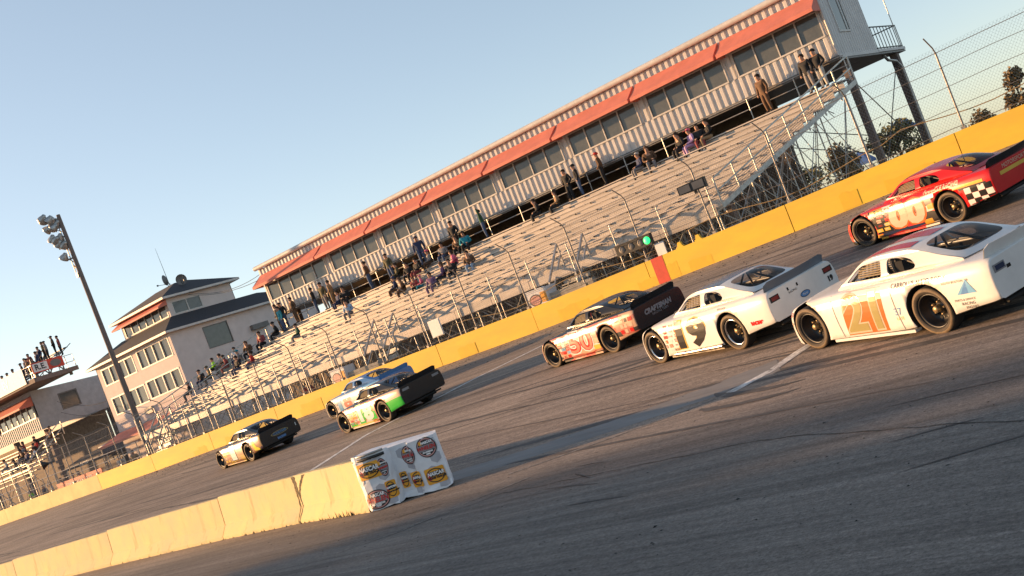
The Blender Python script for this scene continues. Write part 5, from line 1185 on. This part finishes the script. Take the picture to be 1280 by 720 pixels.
# ------------------------------------------------------------------ spectators
POSES = {}
def person_mesh(pose):
    J = {}; E = []
    def j(n,x,y,z,r,par=None):
        J[n] = (Vector((x,y,z)),r)
        if par: E.append((par,n))
    sit = pose.startswith('sit'); b = .50 if sit else .95; ly = -.06 if pose == 'sit_lean' else 0.
    j('pel',0,0,b,.15); j('chest',0,ly-.01,b+.33,.175,'pel'); j('neck',0,ly*1.6,b+.52,.07,'chest'); j('head',0,ly*1.9-.025,b+.63,.085,'neck'); j('crown',0,ly*1.9-.01,b+.745,.088,'head')
    j('nose',0,ly*1.9-.115,b+.655,.022,'head')
    for s_,n in ((1,'l'),(-1,'r')):
        j('sh'+n,s_*.20,ly,b+.44,.085,'chest')
        if pose == 'arm_up' and s_ > 0: j('el'+n,s_*.40,-.02,b+.56,.06,'sh'+n); j('wr'+n,s_*.42,-.05,b+.82,.042,'el'+n); j('hd'+n,s_*.43,-.06,b+.93,.038,'wr'+n); j('th'+n,s_*.375,-.08,b+.90,.018,'wr'+n)
        elif pose == 'arm_up': j('el'+n,s_*.42,-.05,b+.30,.06,'sh'+n); j('wr'+n,s_*.62,-.12,b+.22,.042,'el'+n); j('hd'+n,s_*.72,-.13,b+.19,.038,'wr'+n)
        elif pose in ('pocket',): j('el'+n,s_*.30,.05,b+.15,.062,'sh'+n); j('wr'+n,s_*.19,-.12,b+.0,.045,'el'+n); j('hd'+n,s_*.14,-.15,b-.03,.04,'wr'+n)
        elif sit: j('el'+n,s_*.27,ly-.03,b+.17,.06,'sh'+n); j('wr'+n,s_*.15,-.28,b+.12,.042,'el'+n); j('hd'+n,s_*.10,-.36,b+.12,.038,'wr'+n); j('th'+n,s_*.07,-.30,b+.16,.018,'wr'+n)
        else: j('el'+n,s_*.27,.02,b+.17,.06,'sh'+n); j('wr'+n,s_*.27,-.05,b-.06,.042,'el'+n); j('hd'+n,s_*.26,-.08,b-.16,.038,'wr'+n); j('th'+n,s_*.22,-.11,b-.11,.018,'wr'+n)
        if pose == 'sit_drive': j('hp'+n,s_*.10,-.02,b-.01,.105,'pel'); j('kn'+n,s_*.14,-.42,b+.10,.075,'hp'+n); j('an'+n,s_*.13,-.80,b-.02,.055,'kn'+n); j('to'+n,s_*.13,-.88,b+.10,.045,'an'+n)
        elif sit: j('hp'+n,s_*.10,-.02,b-.01,.105,'pel'); j('kn'+n,s_*.14,-.43,b+.02,.075,'hp'+n); j('an'+n,s_*.13,-.40,b-.40,.055,'kn'+n); j('to'+n,s_*.14,-.56,b-.455,.05,'an'+n)
        else:
            w_ = .17 if pose == 'arm_up' else .11
            j('hp'+n,s_*.09,0,b-.05,.115,'pel'); j('kn'+n,s_*w_,-.02,.50,.078,'hp'+n); j('an'+n,s_*w_*1.05,.02,.09,.055,'kn'+n); j('to'+n,s_*w_*1.15,-.13,.045,.05,'an'+n)
    names = list(J); me = bpy.data.meshes.new('person'); me.from_pydata([J[n][0] for n in names],[(names.index(a),names.index(c)) for a,c in E],[])
    o = bpy.data.objects.new('p',me); COL.objects.link(o); md = o.modifiers.new('s','SKIN'); me.skin_vertices or None
    for i,n in enumerate(names):
        sv = me.skin_vertices[0].data[i]; r_ = J[n][1]; sv.radius = (r_,r_*(.78 if n in ('pel','chest') else 1)); sv.use_root = n == 'pel'
    md.use_smooth_shade = True; md2 = o.modifiers.new('u','SUBSURF'); md2.levels = 1; md2.render_levels = 1
    r = bpy.data.meshes.new_from_object(o.evaluated_get(bpy.context.evaluated_depsgraph_get())); bpy.data.objects.remove(o)
    zone = {}
    for a,c in E:
        k = 0 if c in ('head','crown','nose','neck') or c[:2] in ('hd','th') else 2 if c[:2] in ('kn','an','hp') else 3 if c[:2] == 'to' else 1
        zone[(a,c)] = k
    hc,hr = J['crown'][0],.1; hair = []
    for p_ in r.polygons:
        best = min(zone,key=lambda e: (lambda A,B,P_: (A+(B-A)*max(0,min(1,(P_-A).dot(B-A)/max(1e-6,(B-A).length_squared)))-P_).length-.5*(J[e[0]][1]+J[e[1]][1]))(J[e[0]][0],J[e[1]][0],p_.center))
        p_.material_index = zone[best]; 
        if p_.center.z < .0: pass
    hb = J['head'][0]
    return r,hb,J['crown'][0]
for k in ('stand','pocket','arm_up','sit','sit_lean','sit_drive'): POSES[k] = person_mesh(k)
def hair_mesh(kind):
    mb = MB()
    def f(u,v):
        a = 2*math.pi*u; t = v*(1.75 if kind == 'cap' else 2.05); x,y,z = .108*math.sin(t)*math.cos(a),.118*math.sin(t)*math.sin(a),.125*math.cos(t)
        if y < -.02 and z < .03: z = .03+.02*(z-.03)      # leave the face clear
        return (x,y+.012,z)
    mb.grid(f,14,8,0)
    if kind == 'cap': mb.add([(-.075,-.09,.035),(.075,-.09,.035),(.06,-.2,.02),(-.06,-.2,.02),(-.075,-.09,.05),(.075,-.09,.05),(.06,-.2,.03),(-.06,-.2,.03)],[(0,1,2,3),(7,6,5,4),(1,5,6,2),(2,6,7,3),(3,7,4,0)])
    if kind == 'long': mb.grid(lambda u,v: ((.10-.02*v)*math.cos(math.pi*u),.03+.09*math.sin(math.pi*u)*(1-.2*v),.02-.28*v),8,4)
    return mb.mesh('hair',['hair'])
HAIR = {k: hair_mesh(k) for k in ('short','cap','long')}
def person(x,y,z,pose,top,leg,label,hat='short',hatm='hair',rz=0.,s_=1.,group='spectators in the stands'):
    me,hb,hc = POSES[pose]
    if not len(me.materials):
        for k in ('skin','c_grey','c_jean','shoe'): me.materials.append(M[k])
    o = link('person',me,None,(x,y,z)); o.rotation_euler.z = R(rz); o.scale = (s_*1.13,s_*1.13,s_)
    for i,k in enumerate(('skin',top,leg,'shoe')): o.material_slots[i].link = 'OBJECT'; o.material_slots[i].material = M[k]
    tag(o,label,'person',group)
    h = link('hair' if hat != 'cap' else 'cap',HAIR[hat],o,hb*.35+hc*.65)
    h.material_slots[0].link = 'OBJECT'; h.material_slots[0].material = M[hatm]
    return o
def stand(x,pose,top,leg,label,**k): return person(x,45.6,row_z(NR-1)-.003,pose,top,leg,label,**k)
def sit(x,row,pose,top,leg,label,**k): return person(x,row_y(row)+.14,row_z(row)-.425+(-.0),pose,top,leg,label,**k)
rg = random.Random(11)
S = [(-55.45,'pocket','c_black','c_black','person in black standing at the far left end of the top row','short','hair'),
(-54.95,'stand','c_black','c_jean','person in dark jacket half hidden behind the teal jacket','cap','c_black'),
(-53.76,'pocket','c_brown','c_brown','person in long brown coat right of the teal jacket','short','hair'),
(-51.61,'stand','c_black','c_jean','person in black jacket and jeans standing alone above the tan panels','short','hair'),
(-50.65,'stand','c_olive','c_grey','person in dark olive jacket beside the tan coat','cap','c_black'),
(-49.9,'pocket','c_tan','c_tan','person in tan coat and tan trousers standing on the top row','short','hair'),
(-46.34,'pocket','c_brown','c_jean','person in dark brown jacket and jeans with hands in front, alone','short','hair'),
(-44.46,'stand','c_olive','c_jean','person in dark jacket with pale side stripes on the jeans','cap','c_black'),
(-41.70,'stand','c_navy','c_jean','person in blue jacket and jeans, cap on, standing under the third awning','cap','c_navy'),
(-38.89,'pocket','c_black','c_black','person in black standing left of the raised green arm','cap','c_black'),
(-36.71,'arm_up','c_green','c_jean','person in green shirt raising one arm high','short','hair'),
(-30.62,'pocket','c_black','c_black','left one of two dark jackets standing close together mid stand','short','hair'),
(-29.95,'stand','c_black','c_jean','person in dark jacket and jeans beside the dark pair mid stand','cap','c_black'),
(-28.43,'pocket','c_brown','c_black','person in brown black coat with a red cap standing alone','cap','c_red'),
(-19.19,'stand','c_brown','c_brown','person in dark brown jacket standing alone near the right end','short','hair'),
(-17.04,'stand','c_black','c_grey','bareheaded person in black at the right end of the top row','short','hair'),
(-16.50,'pocket','c_black','c_pale','person in black with a black cap, last at the right end','cap','c_black')]
for x,p_,a,b,l,h,hm in S: stand(x,p_,a,b,l,hat=h,hatm=hm,rz=rg.uniform(-70,35),s_=rg.uniform(.95,1.05))
person(-54.58,45.05,row_z(10)-.0,'stand','c_teal','c_jean','person in bright teal jacket standing at the left end of the stand',hat='short',rz=-20)
T_ = [(-49.0,11,'sit','c_navy','c_navy','person in dark blue seated with knees up near the tan coat','short','hair'),
(-48.37,11,'sit_lean','c_black','c_black','person in black seated behind the dark blue jacket','cap','c_black'),
(-46.34,7,'sit_lean','c_sky','c_grey','person in light blue jacket seated alone on empty benches','short','hair'),
(-51.3,7,'sit','c_green','c_grey','person in dark green seated alone at the left of the stand','cap','c_black'),
(-40.88,11,'sit','c_grey','c_brown','person in grey with a pink cap seated on the top row','cap','c_pink'),
(-39.72,11,'sit','c_grey','c_jean','person in grey jacket and jeans seated below the standing black jacket','cap','c_black'),
(-38.52,11,'sit_lean','c_brown','c_black','person in dark brown seated left of the green shirt','short','c_brown'),
(-37.95,11,'sit','c_teal','c_black','person in dim teal seated just left of the green shirt','cap','c_black'),
(-37.77,8,'sit_lean','c_pink','c_black','person in bright pink jacket leaning forward','long','hair'),
(-36.03,6,'sit_lean','c_brown','c_sky','large person in brown coat right of the pink jacket','short','hair'),
(-37.41,6,'sit_lean','c_black','c_black','person in black seated below the pink jacket','short','hair'),
(-38.02,6,'sit','c_purple','c_black','person in purple jacket seated left of the black one','long','c_brown'),
(-38.6,5,'sit','c_purple','c_purple','person in dark purple at the front of the seated group','long','hair'),
(-40.21,7,'sit','c_pink','c_teal','small child in pink top and pink cap','cap','c_pink'),
(-40.75,7,'sit_lean','c_maroon','c_black','person in mauve seated left of the pink child','long','c_brown'),
(-41.57,7,'sit_lean','c_brown','c_brown','person in brown jacket in the left part of the seated group','long','c_brown'),
(-42.64,8,'sit','c_navy','c_brown','person in navy with a dark cap at the left of the seated group','cap','c_navy'),
(-42.27,10,'sit','c_black','c_black','person in black seated two rows below the top under the third awning','short','hair'),
(-41.5,10,'sit','c_black','c_maroon','person in black with dark red trousers seated behind the mauve jacket','cap','c_black'),
(-43.58,11,'sit','c_olive','c_black','person in olive black seated on the top row left of the navy cap','short','hair'),
(-32.56,11,'sit_lean','c_black','c_black','person in black seated alone left of the dark standing pair','short','hair'),
(-31.3,11,'sit','c_tan','c_black','person with long hair in tan jacket seated beside the dark standing pair','long','hair'),
(-26.03,11,'sit','c_navy','c_grey','person in navy with a red cup and pale cap','cap','c_pale'),
(-25.45,11,'sit_lean','c_brown','c_grey','person in brown hood seated right of the navy jacket','short','c_brown'),
(-23.6,11,'sit_lean','c_black','c_black','person in black at the left of four seated on the top row','short','hair'),
(-23.07,11,'sit','c_lav','c_lav','person in lavender clothes and pink hat','cap','c_pink'),
(-22.62,11,'sit','c_black','c_maroon','person in black hood between lavender and the rightmost seated one','long','hair'),
(-22.1,11,'sit','c_black','c_tan','person in black jacket and tan trousers right of the four seated','short','hair'),
(-61.69,4,'sit','c_black','c_black','person in black lowest at the left end of the lower group','short','hair'),
(-61.37,6,'sit_lean','c_black','c_navy','person in black with navy trousers left of the lime jacket','cap','c_black'),
(-61.1,8,'sit','c_lime','c_black','person in bright lime jacket','short','hair'),
(-60.2,8,'sit','c_pale','c_grey','person in pale jacket between lime and maroon','short','hair'),
(-58.94,7,'sit_lean','c_maroon','c_maroon','long haired person in maroon jacket','long','hair'),
(-60.34,6,'sit_lean','c_olive','c_black','person in dark olive seated below the lime jacket','cap','c_olive'),
(-58.47,8,'sit','c_white','c_navy','person in white top and navy trousers right of the maroon jacket','short','hair'),
(-56.6,5,'sit','c_black','c_navy','person in black seated left of the red jacket','short','hair'),
(-55.07,5,'sit','c_red','c_navy','person in bright red jacket of the lower group','short','hair'),
(-57.01,8,'sit_lean','c_brown','c_black','person in brown seated above the red jacket','long','c_brown'),
(-57.6,7,'sit','c_grey','c_navy','person in grey jacket seated between white and brown','cap','c_teal'),
(-56.0,9,'sit_lean','c_maroon','c_black','person in dark red seated high beside the end rail','short','hair'),
(-54.9,10,'sit_lean','c_black','c_black','person in black seated apart right of the lower group','cap','c_black')]
for x,r_,p_,a,b,l,h,hm in T_: sit(x,r_,p_,a,b,l,hat=h,hatm=hm,rz=rg.uniform(-60,30),s_=rg.uniform(.95,1.05)*(.72 if 'child' in l else 1))
# the far left suite: roof deck crowd, bleacher crowd and people by the rail
cols = ['c_black','c_navy','c_brown','c_grey','c_olive','c_maroon']
D = [(-85.6,44.8,11.5,'standing right behind the R.E. board'),(-86.1,45.6,12.0,'second from the R.E. board'),(-86.6,44.9,11.7,'third from the R.E. board, low'),(-85.7,46.4,12.6,'topmost in front of the sky'),
     (-86.5,46.6,12.7,'left of the topmost one'),(-87.2,45.5,12.1,'in the middle of the crowd'),(-87.9,45.0,11.6,'over the white banner end'),(-88.6,45.8,12.0,'above the middle of the banner'),(-89.5,45.0,11.5,'over the banner left part'),(-90.4,44.9,11.4,'near the left picture edge'),
     (-91.4,44.9,11.4,'leftmost in the picture'),(-85.3,47.4,12.7,'at the back right of the crowd'),(-86.0,47.3,12.9,'highest at the back of the crowd'),(-87.4,46.6,12.5,'at the back left of the crowd')]
for i,(x,y,z_,l) in enumerate(D): person(x,y,z_-.5,('pocket','stand')[i%2],cols[i%6],'c_black','dark clad person on the roof deck '+l,hat=('short','cap')[i%3==0],hatm='hair',rz=rg.uniform(-40,20),group='roof deck spectators')
sb = [(-83.6,3,'c_white'),(-84.2,4,'c_black'),(-85.2,5,'c_red'),(-86.0,6,'c_black'),(-84.9,3,'c_navy'),(-86.6,4,'c_brown'),(-87.6,5,'c_grey'),(-83.5,6,'c_brown'),(-88.3,6,'c_maroon'),(-88.6,3,'c_pale'),(-84.4,7,'c_olive'),(-85.9,2,'c_black')]
nm = dict(c_white='white',c_black='black',c_red='red',c_navy='navy',c_brown='brown',c_grey='grey',c_maroon='maroon',c_pale='cream',c_olive='olive')
where = ['near the end rail','second from the end rail, low','high in the bleacher under the awning','three rows below the top','low in front','in the middle of the bleacher','left of the middle','highest beside the end rail','near the left picture edge, high','near the left picture edge, low','in the last row of the bleacher','in the lowest occupied row']
for i,(x,r_,c_) in enumerate(sb): person(x,39.75+.55*r_,3.95+.3*r_-.43,('sit','sit_lean')[i%2],c_,cols[(i*3)%6],'%s clad person seated in the left bleacher %s'%(nm[c_],where[i]),hat=('short','cap','long')[i%3],hatm=('hair','c_black','hair')[i%3],rz=rg.uniform(-30,20),group='spectators in the left bleacher')
wl_ = [(-80.2,40.0,'c_white','person in white shirt standing behind the pipe rail below the left bleacher'),(-78.9,40.2,'c_grey','person in grey standing at the pipe rail left of the dark canopy'),(-83.4,39.9,'c_lime','person in lime shirt standing at the pipe rail at the left edge'),(-77.4,40.4,'c_maroon','person in maroon standing at the pipe rail under the annex'),(-75.9,40.1,'c_black','person in black standing at the pipe rail under the dark canopy'),(-70.9,40.6,'c_pale','person in cream jacket standing at the rail left of the floodlight pole'),(-69.7,41.0,'c_gold' if 'c_gold' in M else 'c_tan','person in yellow tan jacket standing by the floodlight pole'),(-82.0,40.3,'c_navy','person in navy standing at the rail beside the white shirt')]
for i,(x,y,c_,l) in enumerate(wl_): person(x,y,kx(x)-.06,('stand','pocket')[i%2],c_,cols[i%6],l,hat=('short','cap')[i%2],hatm='hair',rz=rg.uniform(-40,30),group='people at the rail')
person(-48.3,39.9,kx(-48)-.06,'pocket','c_red','c_white','person in red shirt standing in the shade under the bleachers',hat='short',rz=40)

# drivers belted into the cars
def helmet_mesh():
    mb = MB(); mb.grid(lambda u,v: (.135*math.sin(math.pi*v)*math.cos(2*math.pi*u),.155*math.sin(math.pi*v)*math.sin(2*math.pi*u),.15*math.cos(math.pi*v)),18,12,0)
    for i in range(len(mb.m)):
        u,v = (i//12+.5)/18,(i%12+.5)/12
        if .60 < u < .90 and .38 < v < .58: mb.m[i] = 1
    return mb.mesh('helmet',['p_white','box_black'])
HEL = helmet_mesh()
dl = ['driver in a white helmet in the white car numbered 21','driver in a black helmet in the white car numbered 19','driver in a red helmet in the black topped car numbered 50','driver in a white helmet in the green and black car numbered 18','driver in a blue helmet in the blue roofed car','driver in a black helmet in the black tailed car numbered 1','driver in a cream helmet in the red car numbered 00']
hc_ = ['p_white','p_black','p_red','p_white','p_blue','p_black','p_cream']; dc = ['c_white','c_black','c_red','c_black','c_blue','c_black','c_red']
bpy.context.view_layer.update()
for car,l,h_,c_ in zip(CARS,dl,hc_,dc):
    o = person(0,0,0,'sit_drive',c_,c_,l,group='drivers in the race cars'); bpy.context.view_layer.update(); o.matrix_world = car.matrix_world @ Matrix.Translation((-.50,.37,-.06)) @ Matrix.Rotation(R(90),4,'Z') @ Matrix.Scale(.93,4)
    q = o.children[0]; q.name = 'helmet'; q.data = HEL; q.location = q.location+Vector((0,-.005,-.02))
    q.material_slots[0].link = 'OBJECT'; q.material_slots[0].material = M[h_]; q.material_slots[1].link = 'OBJECT'; q.material_slots[1].material = M['box_black']
